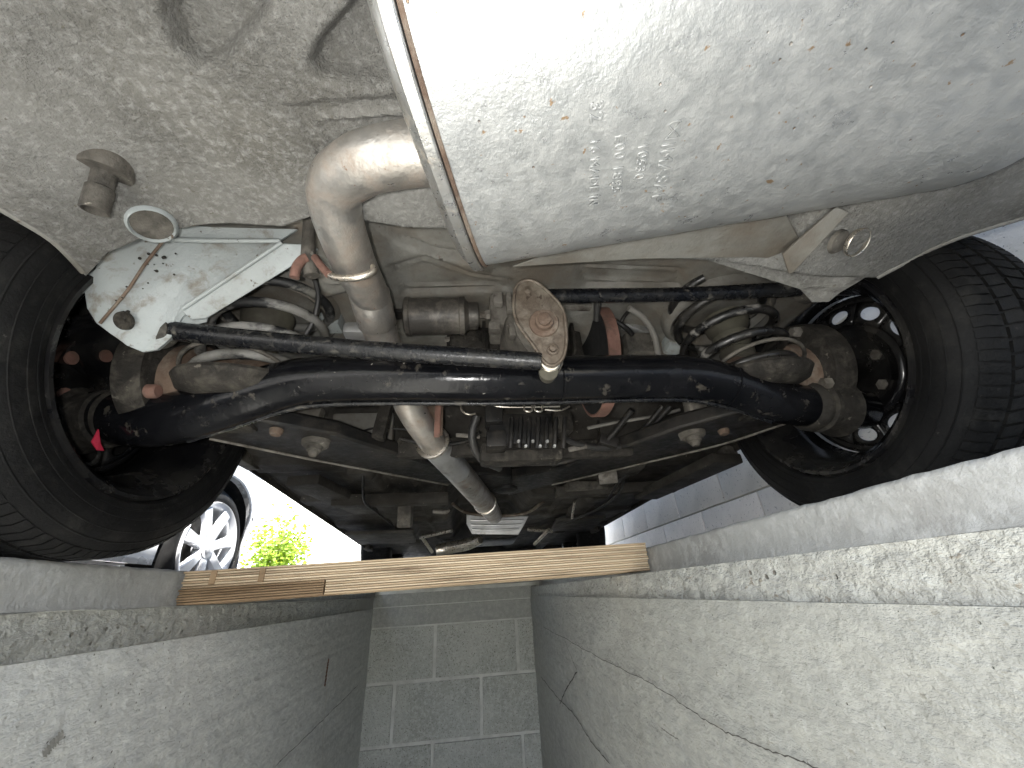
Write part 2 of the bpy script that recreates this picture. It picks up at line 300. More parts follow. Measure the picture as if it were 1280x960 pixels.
b = B(); b.box((-.1, YB-.02, -.85), (1.3, .06, 1.7)); tag(b.build('pit_wall_back', 'concrete_pale'), kind='structure')  # unseen; set far back and pale so more sunlight bounces forward
# the far end of the pit: cast lintel above courses of hollow blocks
pe = tag(B().box((-.13, YE+.046, -.88), (1.1, .06, 1.7)).build('pit_wall_end', 'mortar'), kind='structure')
def rect(name, m, px0, px1, z1, z0, dep=.03, bev=.006, parent=pe, front=0):
    c = ((px0+px1)/2, YE+.02+front+dep/2-.01, (z0+z1)/2); o = B().box((0, 0, 0), (px1-px0, dep, z1-z0), bev=bev).build(name, m, None, 40)
    o.data.transform(Matrix.Translation(V3(c)))
    for v in o.data.vertices: v.co.y += .003*fbm(v.co.x*11, v.co.z*11, c[2])
    o.parent = parent; return o
zt = [at(570, 753, Y=YE).z, at(570, 778, Y=YE).z, at(565, 849, Y=YE).z, at(570, 921, Y=YE).z]
rect('lintel', 'concrete', -.66, .40, -.05, zt[0], .05, .004)
rect('cast_band', 'concrete', -.66, .40, zt[0]-.005, zt[1], .045, .004, front=.002)
ch = zt[1]-zt[2]-.004; xj = [at(543, 825, Y=YE).x, at(602, 886, Y=YE).x, at(540, 945, Y=YE).x]
zc = zt[1]
for r in range(7):
    z0 = zc-ch; x = xj[r] if r < 3 else xj[r % 2]
    xs = [-.66]+[q for q in (x-.5, x, x+.5) if -.6 < q < .36]+[.40]
    for a, c in zip(xs[:-1], xs[1:]):
        rect('block', random.choice(('block_pit', 'block_pit', 'block_pit_dark')), a+.008, c-.008, zc-.008, z0+.006, .032, .007, front=random.uniform(-.004, .003))
    zc = z0
# cracks, damp marks and a rust run on the pit walls (thin raised ribbons of their own)
def ribbon(name, m, pts, wd, X0, s, parent, jag=.004, nseg=10, lift=.0035):
    P = []
    for a, c in zip(pts[:-1], pts[1:]):
        for k in range(nseg): P.append(a.lerp(c, k/nseg))
    P.append(pts[-1]); V = []; F = []
    for i, p in enumerate(P):
        d = (P[min(i+1, len(P)-1)]-P[max(i-1, 0)]); n = V3((0, -d.z, d.y)).normalized()
        j = jag*N3(i*.73, len(P)*1.7, 3); ww = wd*(.35+.65*abs(math.sin(i*1.3+len(P))))*(1 if 0 < i < len(P)-1 else .1)
        q = V3((0, p.y, p.z))+n*j
        for e in (-1, 1):
            r = q+n*e*ww
            V.append((X0(r.y, r.z)-s*lift, r.y, r.z))
        if i: F.append((2*i-2, 2*i-1, 2*i+1, 2*i))
    return B().add(V, F).build(name, m, parent)
def rwall(px, py): return at(px, py, X=WR-.003)
def lwall(px, py): return at(px, py, X=WL+.003)
def xr_(y, z): return WR-.003-.025*max(0, y)/YE+.0022*fbm(y*6, z*9.6, 15.0)
def xl_(y, z): return WL+.003-.035*max(0, y)/YE+.0022*fbm(y*6, z*9.6, 6.0)
ribbon('crack', 'crack_dark', [rwall(*p) for p in ((684, 783), (720, 802), (760, 824), (800, 843), (835, 862), (880, 893), (915, 915), (960, 932), (1010, 952), (1045, 966))], .0010, xr_, 1, pwr, .004)
ribbon('crack', 'crack_dark', [rwall(*p) for p in ((682, 845), (700, 868), (722, 890), (745, 925), (770, 955))], .0022, xr_, 1, pwr, .005)
ribbon('crack', 'crack_dark', [rwall(*p) for p in ((706, 880), (713, 862), (728, 838))], .003, xr_, 1, pwr, .004)
ribbon('crack', 'crack_dark', [rwall(*p) for p in ((728, 838), (718, 815), (712, 800))], .0016, xr_, 1, pwr, .003)
ribbon('scratch', 'crack_dark', [rwall(*p) for p in ((833, 908), (845, 917), (856, 924))], .0009, xr_, 1, pwr, .002)
ribbon('crack', 'crack_dark', [lwall(*p) for p in ((455, 855), (420, 890), (385, 925), (350, 958))], .0014, xl_, -1, pwl, .004)
ribbon('rust_run', 'stain_brown', [lwall(*p) for p in ((418, 822), (416, 835), (413, 858))], .012, xl_, -1, pwl, .004)
ribbon('lime_run', 'mortar', [lwall(*p) for p in ((416, 858), (412, 900), (410, 960))], .008, xl_, -1, pwl, .004)
ribbon('damp_mark', 'stain_dark', [lwall(*p) for p in ((60, 945), (72, 930), (86, 915))], .009, xl_, -1, pwl, .004)
# block wall of the garage, courses of pale painted blocks
bw = thing('block_wall', (1.27, .8, 0), 'pale grey painted concrete block wall behind the right wheel', 'wall')
B().box((1.375, .8, 1.2), (.18, 6.6, 2.4)).build('mortar_core', 'mortar', bw)
proto = None; WX = 1.27
for r in range(12):
    z = .05+.21*r-.21+.21
    off = .25 if r % 2 else 0
    y = -2.5
    edges = [-2.5]+[q for q in [(-2.57+off+.5*k) for k in range(14)] if -2.4 < q < 4.05]+[4.1]
    for a, c in zip(edges[:-1], edges[1:]):
        full = abs(c-a-.5) < .01
        if full and proto is not None: o = proto.copy(); COL.objects.link(o)
        else:
            o = B().box((0, 0, 0), (.03, c-a-.008, .202), bev=.004).build('block', 'block_painted', None, 40); o.parent = bw
            if full: proto = o
        o.location = (WX+.013+random.uniform(-.0015, .0015)-1.27, (a+c)/2-.8, z+.105-.21)
B().box((1.375, 4.06, 1.2), (.21, .09, 2.39)).build('end_pier', 'render_white', bw)
# laminated plank lying across the pit in the rebate
pl = thing('plank', (-.095, 1.05, -.06), 'thick laminated timber plank lying across the pit under the car', 'plank')
nl = 13; zb, ztp = -.0645, .0005; h = (ztp-zb)/nl; xa, xb_ = XL+.006, XR-.004
def yf(x): return .985+.055*(x-xa)/(xb_-xa)
def slat(name, m, x0, x1, z0, z1, yo, parent=pl):
    V = []; n = 24
    for i in range(n+1):
        x = x0+(x1-x0)*i/n; e = .0006*fbm(x*13, z0*300); y = yf(x)+yo+e; tz = .013*(x-xa)/(xb_-xa)
        V += [(x, y+.0022, z0+tz), (x, y, z0+tz+.0009), (x, y, z1+tz-.0009), (x, y+.0022, z1+tz), (x, y+.16, z1+tz), (x, y+.16, z0+tz)]
    F = [(i*6+k, i*6+(k+1) % 6, (i+1)*6+(k+1) % 6, (i+1)*6+k) for i in range(n) for k in range(6)]+[tuple(range(6))[::-1], tuple(n*6+k for k in range(6))]
    return B().add(V, F).build(name, m, parent, 40)
xm = at(404, 735, Y=1.0).x
for k in range(nl):
    z0 = zb+h*k; yo = random.uniform(-.0012, .0012)
    if k < 6:
        slat('lamella', ('wood', 'wood_pale')[k % 2], xm+.004, xb_-random.uniform(0, .004), z0+.0002, z0+h-.0004, yo)
        slat('inset_lamella', 'wood_dark', xa+random.uniform(0, .006), xm, z0+.0002, z0+h-.0004, yo*.6+.0015)
    else: slat('lamella', ('wood', 'wood_pale')[k % 2], xa+random.uniform(0, .006), xb_-random.uniform(0, .004), z0+.0002, z0+h-.0004, yo)
for px in (266, 325):
    p = at(px, 726, Y=.99); B().box((p.x, yf(p.x)-.001, (ztp+zb)/2+.017), (.012, .003, .027), bev=.0008).build('saw_mark', 'wood_dark', pl)

# ================================================================== THE CAR ABOVE THE PIT
CX = .083                                       # middle of the car; rear axle at y = .70, front axle at y = 3.12
HUB = V3((0, .70, .312)); FY = 3.12
car = thing('car', (CX, 1.9, 0), 'car parked over the pit seen from below with rear axle and exhaust', 'car')

# ---------------- sheet metal under the boot, left side
def poly_at(pts, z): return [tuple(at(x, y, Z=z)[:2]) for x, y in pts]
ZB = .42
REC = [(poly_at([(205, -60), (206, 20), (222, 62), (250, 84), (278, 80), (302, 52), (335, 8), (350, -40)], ZB), .028),
       (poly_at([(448, -6), (396, 55), (388, 80), (402, 97), (478, 106), (560, 110), (560, -20), (470, -12)], ZB), .028)]
RAISE = poly_at([(362, 132), (392, 128), (520, 118), (560, 200), (470, 260), (400, 205), (385, 175)], ZB)
def lerp_tab(t, x):
    if x <= t[0][0]: return t[0][1]
    for (a, b), (c, d) in zip(t[:-1], t[1:]):
        if x <= c: return b+(d-b)*(x-a)/(c-a)
    return t[-1][1]
XE = [(-.35, -.80), (.27, -.80), (.30, -.65), (.327, -.569), (.353, -.547), (.373, -.541), (.397, -.535), (.43, -.537), (.46, -.543)]
YF = [(-.54, .462), (-.50, .43), (-.45, .418), (-.28, .425), (-.22, .40), (-.1, .42), (.16, .42)]
def boot_z(x, y):
    z = ZB-.070*ss(-.34, -.56, x)
    for P, d in REC:
        q_ = sdpoly(x, y, P); z += d*ss(.004, -.005, q_)-.0015*ss(.008, .002, abs(q_-.008))
    s = sdpoly(x, y, RAISE); z += .007*ss(.005, -.005, s)-.006*ss(.005, 0, abs(s+.018))
    rough = ss(-.44, -.30, x)*ss(.02, .2, y)
    cl = max(0, fbm(x*18, y*18, 4))
    z += .0026*rough*(.3+cl)*max(-.2, N3(x*150, y*150, 2)+.6*N3(x*260, y*260, 8))+.0010*fbm(x*35, y*35, 1)
    return z
def boot(u, v):
    y = -.30+(.30+lerp_tab(YF, -.54+.70*u))*v; e = lerp_tab(XE, y); x = e+(.16-e)*u
    return (x, y, boot_z(x, y))
b = B().grid(boot, 260, 260); b.build('boot_floor', 'underseal', car, 70, solid=.003)
b = B()                                         # folded lip along the wheel arch
b.tube([V3((lerp_tab(XE, y), y, boot_z(lerp_tab(XE, y), y)+.001)) for y in [-.3+.028*k for k in range(28)]], .0045, 8, sub=3); b.build('arch_lip', 'pan_paint', car, 60)
# left mounting bracket with its welded gusset
def pp(*l): return [at(x, y, Y=d) for x, y, d in l]
def plate(name, m, pts, thick=.004, parent=car, bev=.0015, dirv=None):
    c = sum(pts, V3())/len(pts); n = V3()
    for i in range(len(pts)): n += (pts[i]-c).cross(pts[(i+1) % len(pts)]-c)
    n.normalize()
    if n.dot(CAM-c) > 0: n = -n
    return B().prism(pts, (dirv or n)*thick).build(name, m, parent, 30, bev=bev)
br = plate('mounting_bracket', 'bracket_paint', pp((163, 292, .475), (112, 335, .485), (103, 350, .49), (108, 385, .51), (120, 404, .525), (140, 418, .535), (158, 432, .54), (178, 440, .545), (196, 437, .547), (212, 424, .547), (228, 396, .547), (262, 376, .545), (338, 330, .53), (352, 300, .505), (260, 300, .488)), .012)
plate('gusset', 'bracket_paint', pp((163, 276, .455), (205, 298, .462), (350, 300, .49), (372, 286, .49), (270, 284, .46)), .008, br)
plate('flange', 'bracket_paint', pp((226, 388, .535), (352, 304, .49), (392, 306, .50), (398, 312, .505), (258, 398, .548), (240, 400, .548)), .003, br)
plate('tip_plate', 'bracket_paint', pp((205, 392, .549), (240, 383, .548), (262, 382, .55), (258, 402, .552), (215, 412, .552)), .003, br)
b = B(); b.tube(pp((205, 300, .457), (180, 332, .474), (158, 365, .495), (125, 404, .52)), .0022, 8); b.build('weld_seam', 'rust', br, 60)
b = B(); b.tube(pp((228, 386, .533), (290, 345, .512), (352, 303, .487)), .0035, 8); b.build('fold_edge', 'bracket_paint', br, 60)
b = B(); b.tube(pp((160, 290, .462), (215, 299, .465), (290, 301, .475), (350, 301, .487)), .004, 8); b.build('fold_edge', 'bracket_paint', br, 60)
def on_boot(px, py, f, z=.39):
    for k in range(8): p = at(px, py, Z=z); z = f(p.x, p.y)
    return p
def face_dir(p): return (CAM-p).normalized()
def cyl(name, m, c, axis, prof, parent=car, n=24, smooth=40): return B().lathe(c, axis, prof, n, caps=False).build(name, m, parent, smooth)
p = at(158, 399, Y=.523); cyl('bolt_hole_dark_disc', 'grimy_metal', p+V3((0, -.004, -.006)), V3((.1, .75, .65)), [(.004, .0145), (-.0012, .0135), (.0, .0115), (.0, .010), (.003, 0)], br)  # dark disc on the plate, the hole's inner shade put into its colour
p = on_boot(190, 279, boot_z); ax = V3((-.40, .05, .91)).normalized()
cyl('tube_socket', 'bracket_paint', p, ax, [(.03, .022), (-.005, .0225), (-.0085, .0245), (-.005, .0275), (.03, .030)], br)
cyl('socket_dark_disc', 'dusty_metal', p-ax*.0045, ax, [(.002, 0), (.001, .012), (0, .0228), (.004, .0235)], br)  # dark disc near the mouth stands in for the socket's shaded inside
p0 = on_boot(132, 214, boot_z); p1 = at(119, 259, Z=p0.z-.045); ax = (p1-p0).normalized()
cyl('stud', 'dusty_metal', p0, ax, [(-.02, 0), (-.02, .024), (0, .026), (.003, .024), (.004, .012), (.022, .0115), (.024, .0135), (.052, .0135), (.053, .0115), (.047, .0105), (.04, 0)], car)

rs = random.Random(4)
for k in range(26):                                # rust pits scattered along the weld and the bolt hole
    t = rs.random(); x = 205-80*t+rs.gauss(8, 12); y = 300+104*t+rs.gauss(0, 8)
    q = at(x, y, Y=.4605+.063*t); nb = (CAM-q).normalized(); z = rs.uniform(.0007, .0022)
    if x < 112 or y > 425: continue
    B().lathe(q+nb*.0002, nb, [(-.003, z*1.15), (.0002, z), (.0005, z*.5), (.0005, 0)], 9).build('rust_pit', 'grimy_metal', br, 60)

# ---------------- right side of the boot floor, past the silencer
XER = [(-.35, .96), (.27, .96), (.313, .891), (.339, .845), (.385, .761), (.42, .735), (.453, .712), (.494, .695)]
def boot_r(u, v):
    y = -.30+.76*v; e = lerp_tab(XER, y); x = .155+(e-.155)*u
    z = ZB-.035*ss(.38, .62, x)-.012*ss(.3, .48, y)+.0010*fbm(x*35, y*35, 21)+.0015*fbm(x*9, y*9, 2)
    z += .010*ss(.012, -.008, abs(x-.50-.3*(.3-y))-.03)*ss(.42, .36, y)
    return (x, y, z)
B().grid(boot_r, 150, 150).build('boot_floor', 'underseal', car, 70, solid=.003)
b = B(); b.tube([V3(boot_r(1, k/27)) for k in range(28)], .0045, 8, sub=3); b.build('arch_lip', 'pan_paint', car, 60)
brr = plate('mounting_bracket', 'underseal', pp((870, 322, .50), (960, 318, .47), (1000, 310, .455), (1040, 318, .435), (1085, 325, .43), (1104, 334, .44), (1070, 354, .465), (1050, 366, .475), (1036, 378, .495), (1015, 378, .505), (1000, 362, .51), (960, 338, .52)), .012)
plate('flange', 'pan_paint', [at(x, y, Z=z) for x, y, z in ((640, 334, .405), (800, 324, .398), (940, 322, .395), (985, 324, .39), (1000, 300, .388), (980, 262, .386), (760, 290, .40))], .004, brr)
plate('gusset', 'pan_paint', [at(x, y, Z=z) for x, y, z in ((978, 318, .37), (986, 343, .355), (992, 341, .355), (1062, 266, .375), (1046, 258, .385))], .006, brr)
p = at(1072, 303, Z=.372); B().lathe(p, V3((-.2, .5, .85)), [(-.002, .020), (-.003, .021), (-.002, .022), (.004, .0215)], 28, caps=False).build('seal_ring', 'bright_rod', brr, 60)
cyl('grommet', 'dusty_metal', p+V3((-.03, 0, 0)), V3((-.2, .5, .85)), [(-.002, 0), (-.001, .016), (.004, .019)], brr)

# ---------------- floor of the car from the rear axle forward
SILL_L = [(.80, .33), (1.25, .285), (2.7, .205), (3.6, .2)]; SILL_R = [(.80, .29), (1.0, .266), (2.6, .249), (3.6, .22)]
def pan_z(x, y):
    zl, zr = lerp_tab(SILL_L, y), lerp_tab(SILL_R, y); t = (x+.66)/(1.46); zs = zl+(zr-zl)*t
    z = zs+.02
    hi = .515-.03*abs(x-CX)/.6
    k = ss(1.16, .86, y); z = z*(1-k)+hi*k
    z += .085*ss(.20, .12, abs(x-CX+.03))*(1-k)*ss(1.05, 1.3, y)               # tunnel
    z -= .03*ss(.045, .03, abs(abs(x-CX)-.43))*(1-k)                            # long rails
    for yy in (1.22, 1.62, 2.05, 2.5): z -= .014*ss(.05, .035, abs(y-yy))*(1-k)
    z -= .008*ss(.012, .006, abs(abs(x-CX)-.30))*(1-k)
    # stamped bead pattern above the axle
    for P, d in BEADS:
        s = sdpoly(x, y, P); z += d*ss(.006, -.006, s)-.005*ss(.007, 0, abs(s+.014))
    return z+.0012*fbm(x*14, y*14, 6)
BEADS = [(poly_at([(470, 250), (520, 245), (605, 300), (600, 330), (540, 318), (500, 300), (478, 280)], .51), .02), (poly_at([(488, 330), (530, 318), (590, 342), (640, 352), (640, 365), (505, 365)], .51), .012),
         (poly_at([(720, 330), (850, 330), (850, 355), (730, 358)], .51), .014), (poly_at([(400, 330), (450, 330), (450, 350), (400, 360)], .51), -.02)]
def pan(u, v):
    y = .47+3.1*v**1.5; x = -.66+1.46*u
    return (x, y, pan_z(x, y))
def pan_a(u, v): y = .47+.47*v; x = -.66+1.46*u; return (x, y, pan_z(x, y))
def pan_b(u, v): y = .94+2.63*v**1.3; x = -.66+1.46*u; return (x, y, pan_z(x, y))
B().grid(pan_a, 150, 90).build('rear_floor', 'pan_paint', car, 60, solid=.003)
B().grid(pan_b, 150, 180).build('floor_pan', 'floor_paint_shaded', car, 60, solid=.003)  # front part of the pan, its dimness put into the colour
for nm, T, x in (('sill', SILL_L, -.67), ('sill', SILL_R, .81)):
    s = -1 if x < 0 else 1
    b = B(); ys = [.98+.09*k for k in range(24)]
    V = []; F = []
    for y in ys:
        z = lerp_tab(T, y); V += [(x-s*.015, y, z+.045), (x-s*.012, y, z+.02), (x-s*.003, y, z+.016), (x-s*.002, y, z), (x+s*.002, y, z), (x+s*.003, y, z+.018), (x+s*.05, y, z+.03), (x+s*.11, y, z+.08), (x+s*.115, y, z+.14)]
    for i in range(len(ys)-1):
        for k in range(8): F.append((i*9+k, i*9+k+1, i*9+10+k, i*9+9+k))
    b.add(V, F); b.build(nm, 'floor_paint_shaded', car, 40)
    for y in (1.16, 2.7):
        z = lerp_tab(T, y); B().box((x-s*.01, y, z+.008), (.035, .11, .03), bev=.004).build('jacking_point', 'dusty_metal', car, 40)
# spring towers, inner arches
for s in (-1, 1):
    c = V3((CX+s*.50, .70, .0))
    B().lathe(c+V3((0, 0, .475)), (0, 0, 1), [(.07, .05), (.05, .085), (0, .095), (-.012, .11), (-.01, .115), (.0, .125), (.06, .13), (.09, .14)], 32).build('spring_tower', 'pan_paint', car, 50)
    # wheel house: half drum over each rear wheel
    b = B(); xo, xi = CX+s*.865, CX+s*.60
    def wh(u, v, xo=xo, xi=xi):
        a = math.radians(28+124*u); r = .352
        return (xi+(xo-xi)*v, .70+r*math.cos(a), .312+r*math.sin(a))
    b.grid(wh, 30, 4)
    k = len(b.v)
    b.add([(xi, .70+.352*math.cos(math.radians(30+120*i/20)), .312+.352*math.sin(math.radians(30+120*i/20))) for i in range(21)]+[(xi, .70, .50)], [(i, i+1, 21) for i in range(20)])
    b.build('wheel_house', 'black_metal', car, 50)

# ---------------- silencer (flattened drum, skewed) with its end plate, seam and stamped marks
ang = math.radians(-14.2); MA = V3((math.cos(ang), math.sin(ang), 0)); MV = V3((-math.sin(ang), math.cos(ang), 0)); MZ = V3((0, 0, 1))
A_, B_, LM = .182, .10, .70
ML = V3((-.032, .268, .307+B_))         # middle of the left end
def oval(t, ka=1, kb=1, p=2.7):
    c, s_ = math.cos(t), math.sin(t)
    return MV*(A_*ka*math.copysign(abs(c)**(2/p), c))+MZ*(B_*kb*math.copysign(abs(s_)**(2/p), s_))
def drum(u0, u1, n, m, ka, kb):
    b = B()
    V = []
    for j in range(n+1):
        u = u0+(u1-u0)*j/n; k1, k2 = ka(u), kb(u)
        V += [ML+MA*u+oval(2*math.pi*i/m, k1, k2) for i in range(m)]
    F = [(j*m+i, j*m+(i+1) % m, (j+1)*m+(i+1) % m, (j+1)*m+i) for j in range(n) for i in range(m)]
    b.add(V, F); return b
def endk(u, f=.45):
    d = LM-u; return 1 if d > .09 else (1-f)+f*math.sqrt(max(0, 1-((.09-d)/.09)**2))
mb = drum(.012, LM, 60, 96, lambda u: endk(u, .4), lambda u: endk(u, .5))
mb.v = [tuple(V3(v)+V3((0, 0, 1))*(.0016*fbm(v[0]*9, v[1]*9, 3)+.0008*N3(v[0]*34, v[1]*34, 7))) for v in mb.v]
mb.f.append(tuple(60*96+i for i in range(96)))
muf = mb.build('silencer', 'muffler_steel', car, 50)
e = drum(-.004, .010, 2, 96, lambda u: 1.035, lambda u: 1.06); e.f.append(tuple(range(96))); e.f.append(tuple(2*96+i for i in range(96))); e.build('end_rim', 'seam_steel', muf, 40, bev=.002)
e = drum(-.016, -.003, 4, 96, lambda u: .90+.1*math.sqrt(max(0, (u+.016)/.013)), lambda u: .85+.15*math.sqrt(max(0, (u+.016)/.013))); e.f.append(tuple(range(96))); e.build('end_plate', 'seam_steel', muf, 40)
e = B(); e.tube([ML+MA*.0135+oval(2*math.pi*i/72, 1.004, 1.006) for i in range(73)], .0028, 6, smooth=False, caps=False); e.build('seam', 'rust', muf, 60)
# stamped writing, running across the drum
def drum_pt(u, v, lift):                        # u along the drum, v across (positive to the front), on the lower face
    a = max(-1, min(1, v/A_)); c = (1-abs(a)**2.7)**(1/2.7)
    return ML+MA*u+MV*v-MZ*(B_*c+lift)
def mark(text, px, py, size, name='stamped_text'):
    cu = bpy.data.curves.new('t', 'FONT'); cu.body = text; cu.size = size; cu.extrude = .0009; cu.bevel_depth = .0004; cu.bevel_resolution = 1; cu.space_character = 1.12
    to = bpy.data.objects.new('t', cu); COL.objects.link(to); bpy.context.view_layer.update()
    me = bpy.data.meshes.new_from_object(to); bpy.data.objects.remove(to)
    p = at(px, py, Z=.312); q = p-ML; u0, v0 = q.dot(MA), q.dot(MV)
    for v in me.vertices:
        x, y, z = v.co; v.co = drum_pt(u0+y, v0+x, z+.0004)
    o = link(name, me, 'muffler_steel', muf); return o
mark('32', 737, 124, .017); mark('16 MADE IN', 737, 170, .0135); mark('E00 1895', 768, 165, .0155); mark('10530', 797, 176, .0145); mark('IMASAF', 826, 176, .019)
for i, (x, y) in enumerate([(828, 160), (846, 150), (838, 166), (828, 160)][:3]): pass
lg = [at(x, y, Z=.312)-ML for x, y in ((830, 170), (849, 148), (834, 152), (846, 166), (830, 170))]
B().tube([drum_pt(q.dot(MA), q.dot(MV), .001) for q in lg], .0009, 6, sub=5).build('stamped_emblem', 'muffler_steel', muf, 60)

# ---------------- exhaust pipe
PR = .034
pipe_pts = [at(590, 188, Y=.29), at(545, 191, Y=.292), at(495, 196, Y=.298), at(446, 210, Y=.315), at(418, 245, Y=.36), at(438, 318, Y=.46), at(466, 377, Y=.585), at(477, 420, Y=.67), at(497, 470, Y=.76), at(517, 517, Y=.84), at(545, 558, Y=.95)]
ep = B().tube(pipe_pts, [.037, .037, .0365, .0355, .0345, .034, .033, .033, .033, .033, .033], 28, sub=8).build('exhaust_pipe', 'pipe_steel', car, 60)
def ringtube(name, m, a, c, r, parent):         # sleeve between two points
    d = (c-a); L = d.length; return B().lathe(a, d, [(0, r*.96), (.002, r), (L-.002, r), (L, r*.96), (L, r*.9), (0, r*.9), (0, r*.96)], 28).build(name, m, parent, 40)
ringtube('clamp_sleeve', 'pipe_steel', at(461, 365, Y=.565), at(472, 405, Y=.635), PR+.002, ep)
p1, p2, p3 = at(541, 553, Y=.94), at(572, 588, Y=1.13), at(606, 628, Y=1.52)
B().tube([p1, p2], .037, 24, smooth=False).build('joint_sleeve', 'galvanised', ep, 40)
B().lathe(p1, p2-p1, [(-.006, .036), (-.004, .043), (.004, .043), (.006, .036)], 28).build('joint_ring', 'bright_rod', ep, 40)
B().tube([p2, p3, at(618, 645, Y=1.95)], [.037, .040, .036], 24, sub=6).build('front_pipe', 'pipe_steel', ep, 50)
B().lathe(p3, p3-p2, [(-.004, .041), (-.002, .0445), (.002, .0445), (.004, .041)], 28).build('joint_ring', 'bright_rod', ep, 40)
# rubber hanger and hook rods at the bend
B().tube(pp((388, 268, .46), (386, 295, .475), (386, 325, .49), (390, 345, .50)), [.010, .010, .012, .013], 12).build('rubber_hanger', 'dusty_metal', car, 60)
hk = B().tube(pp((394, 322, .475), (402, 333, .47), (412, 344, .465), (430, 348, .46), (452, 346, .455), (466, 339, .455), (467, 333, .455)), .0052, 10).build('hook_rod', 'bright_rod', car, 60)
B().tube(pp((368, 347, .485), (371, 334, .48), (378, 325, .48), (384, 322, .48)), .0075, 10).build('hook_rod', 'rust_red', car, 60)
B().tube(pp((394, 322, .472), (402, 333, .467), (411, 343, .462)), .0062, 10).build('rusty_sleeve', 'rust_red', hk, 60)
B().tube(pp((393, 346, .60), (398, 372, .62), (392, 400, .64), (382, 418, .65)), .005, 8).build('brake_hose', 'hose', car, 60)

# ---------------- rear axle beam, hubs, lower arms
beam_pts = pp((118, 520, .72), (150, 522, .70), (190, 526, .685), (240, 518, .67), (300, 500, .658), (350, 484, .648), (400, 475, .64), (500, 473, .636), (600, 474, .636), (700, 473, .636), (800, 471, .637), (860, 472, .64), (910, 482, .646), (960, 499, .656), (1010, 508, .67), (1075, 512, .70))
ax_ = B().tube(beam_pts, [.046, .047, .047, .046, .045, .044, .043, .043, .043, .043, .043, .043, .043, .043, .042, .042], 36, sub=8).build('axle_beam', 'axle_paint', car, 60)
for s in (-1, 1):                               # flanged seam along the beam's lower side
    P = [p+V3((0, .012, -.0445)) for p in (beam_pts[3:9] if s < 0 else beam_pts[8:14])]
    B().tube(P, .0042, 8, sub=6).build('weld_seam', 'rod_paint', ax_, 60)
for i_ in (3, 9, 12):
    d_ = (beam_pts[i_+1]-beam_pts[i_-1]).normalized(); B().lathe(beam_pts[i_], d_, [(-.004, .042), (-.002, .0455), (.002, .0455), (.004, .042)], 36).build('weld_bead', 'axle_paint', ax_, 60)
for s in (-1, 1):
    hx = lambda d: CX+s*d
    arm = B()
    # spring pan and arm: shallow dish on a box arm running from the hub inwards
    c = V3((hx(.505), .665, .262 if s < 0 else .268))
    dish = B().lathe(c, V3((0, -.22, 1)), [(.0, 0), (.0, .055), (.012, .078), (.026, .088), (.030, .094), (.024, .097), (.004, .088), (-.010, .062), (-.012, 0)], 40).build('spring_pan', 'grimy_metal', car, 50)
    B().tube([c+V3((.094*math.cos(a), .094*math.sin(a), .030+.021*math.sin(-a))) for a in [2*math.pi*i/40 for i in range(41)]], .0038, 8, smooth=False, caps=False).build('pan_rim', 'dusty_metal', dish, 60)
    # hub carrier, bearing housing and brake backing plate
    hub = B().lathe(V3((hx(.47), .70, .30)), (s, 0, 0), [(0, 0), (0, .045), (.012, .052), (.05, .05), (.055, .06), (.075, .06), (.08, .05), (.11, .055), (.118, .075), (.15, .078), (.153, 0)], 32).build('hub_carrier', 'rust' if s < 0 else 'rust', car, 40)
    B().lathe(V3((hx(.615), .70, .312)), (s, 0, 0), [(0, 0), (0, .07), (.008, .085), (.008, .108), (.03, .112), (.05, .112), (.05, 0)], 40).build('brake_drum', 'grimy_metal', car, 40)
    for k in range(4):
        a = math.radians(40+90*k); q = V3((hx(.622), .70+.094*math.cos(a), .312+.094*math.sin(a)))
        B().lathe(q, (-s, 0, 0), [(-.01, .012), (.012, .012), (.015, .0095), (.015, 0)], 6 if s > 0 else 16).build('stud', 'rust_red' if s < 0 else 'cast_metal', hub, 40)
    # cup that takes the beam's end
    e = beam_pts[1] if s < 0 else beam_pts[-2]
    B().lathe(e+V3((s*-.005, .0, 0)), (s, .15, 0), [(-.01, .043), (0, .050), (.008, .050), (.010, .045), (.02, .045), (.022, .052), (.032, .052), (.034, .046), (.06, .05), (.075, .06)], 32).build('beam_cup', 'grimy_metal', ax_, 40)
    B().box((hx(.55), .72, .265), (.09, .10, .08), bev=.015).build('knuckle', 'grimy_metal', hub, 40)
# triangular lower arms that meet ahead of the axle
def arm_plate(name, pts, thick, m):
    o = B().prism(pts, V3((0, 0, thick))).build(name, m, car, 30, bev=.006); return o
za = [.235, .225]
aL = arm_plate('lower_arm', [at(x, y, Z=z) for x, y, z in ((205, 540, .235), (262, 548, .232), (330, 562, .23), (420, 580, .235), (560, 606, .25), (640, 618, .262), (640, 596, .262), (560, 588, .25), (470, 560, .238), (420, 544, .232), (330, 528, .235), (260, 520, .24))], .035, 'black_metal')
aR = arm_plate('lower_arm', [at(x, y, Z=z) for x, y, z in ((1010, 520, .235), (985, 528, .232), (900, 556, .23), (800, 580, .238), (690, 606, .25), (635, 620, .262), (640, 598, .262), (700, 586, .25), (790, 556, .238), (850, 535, .232), (940, 512, .235))], .035, 'black_metal')
B().tube([at(x, y, Z=z-.001) for x, y, z in ((262, 548, .232), (330, 562, .23), (420, 580, .235), (560, 606, .25))], .0035, 8).build('edge_flange', 'cast_metal', aL, 60)
B().tube([at(x, y, Z=z-.001) for x, y, z in ((985, 528, .232), (900, 556, .23), (800, 580, .238), (690, 606, .25))], .0035, 8).build('edge_flange', 'cast_metal', aR, 60)
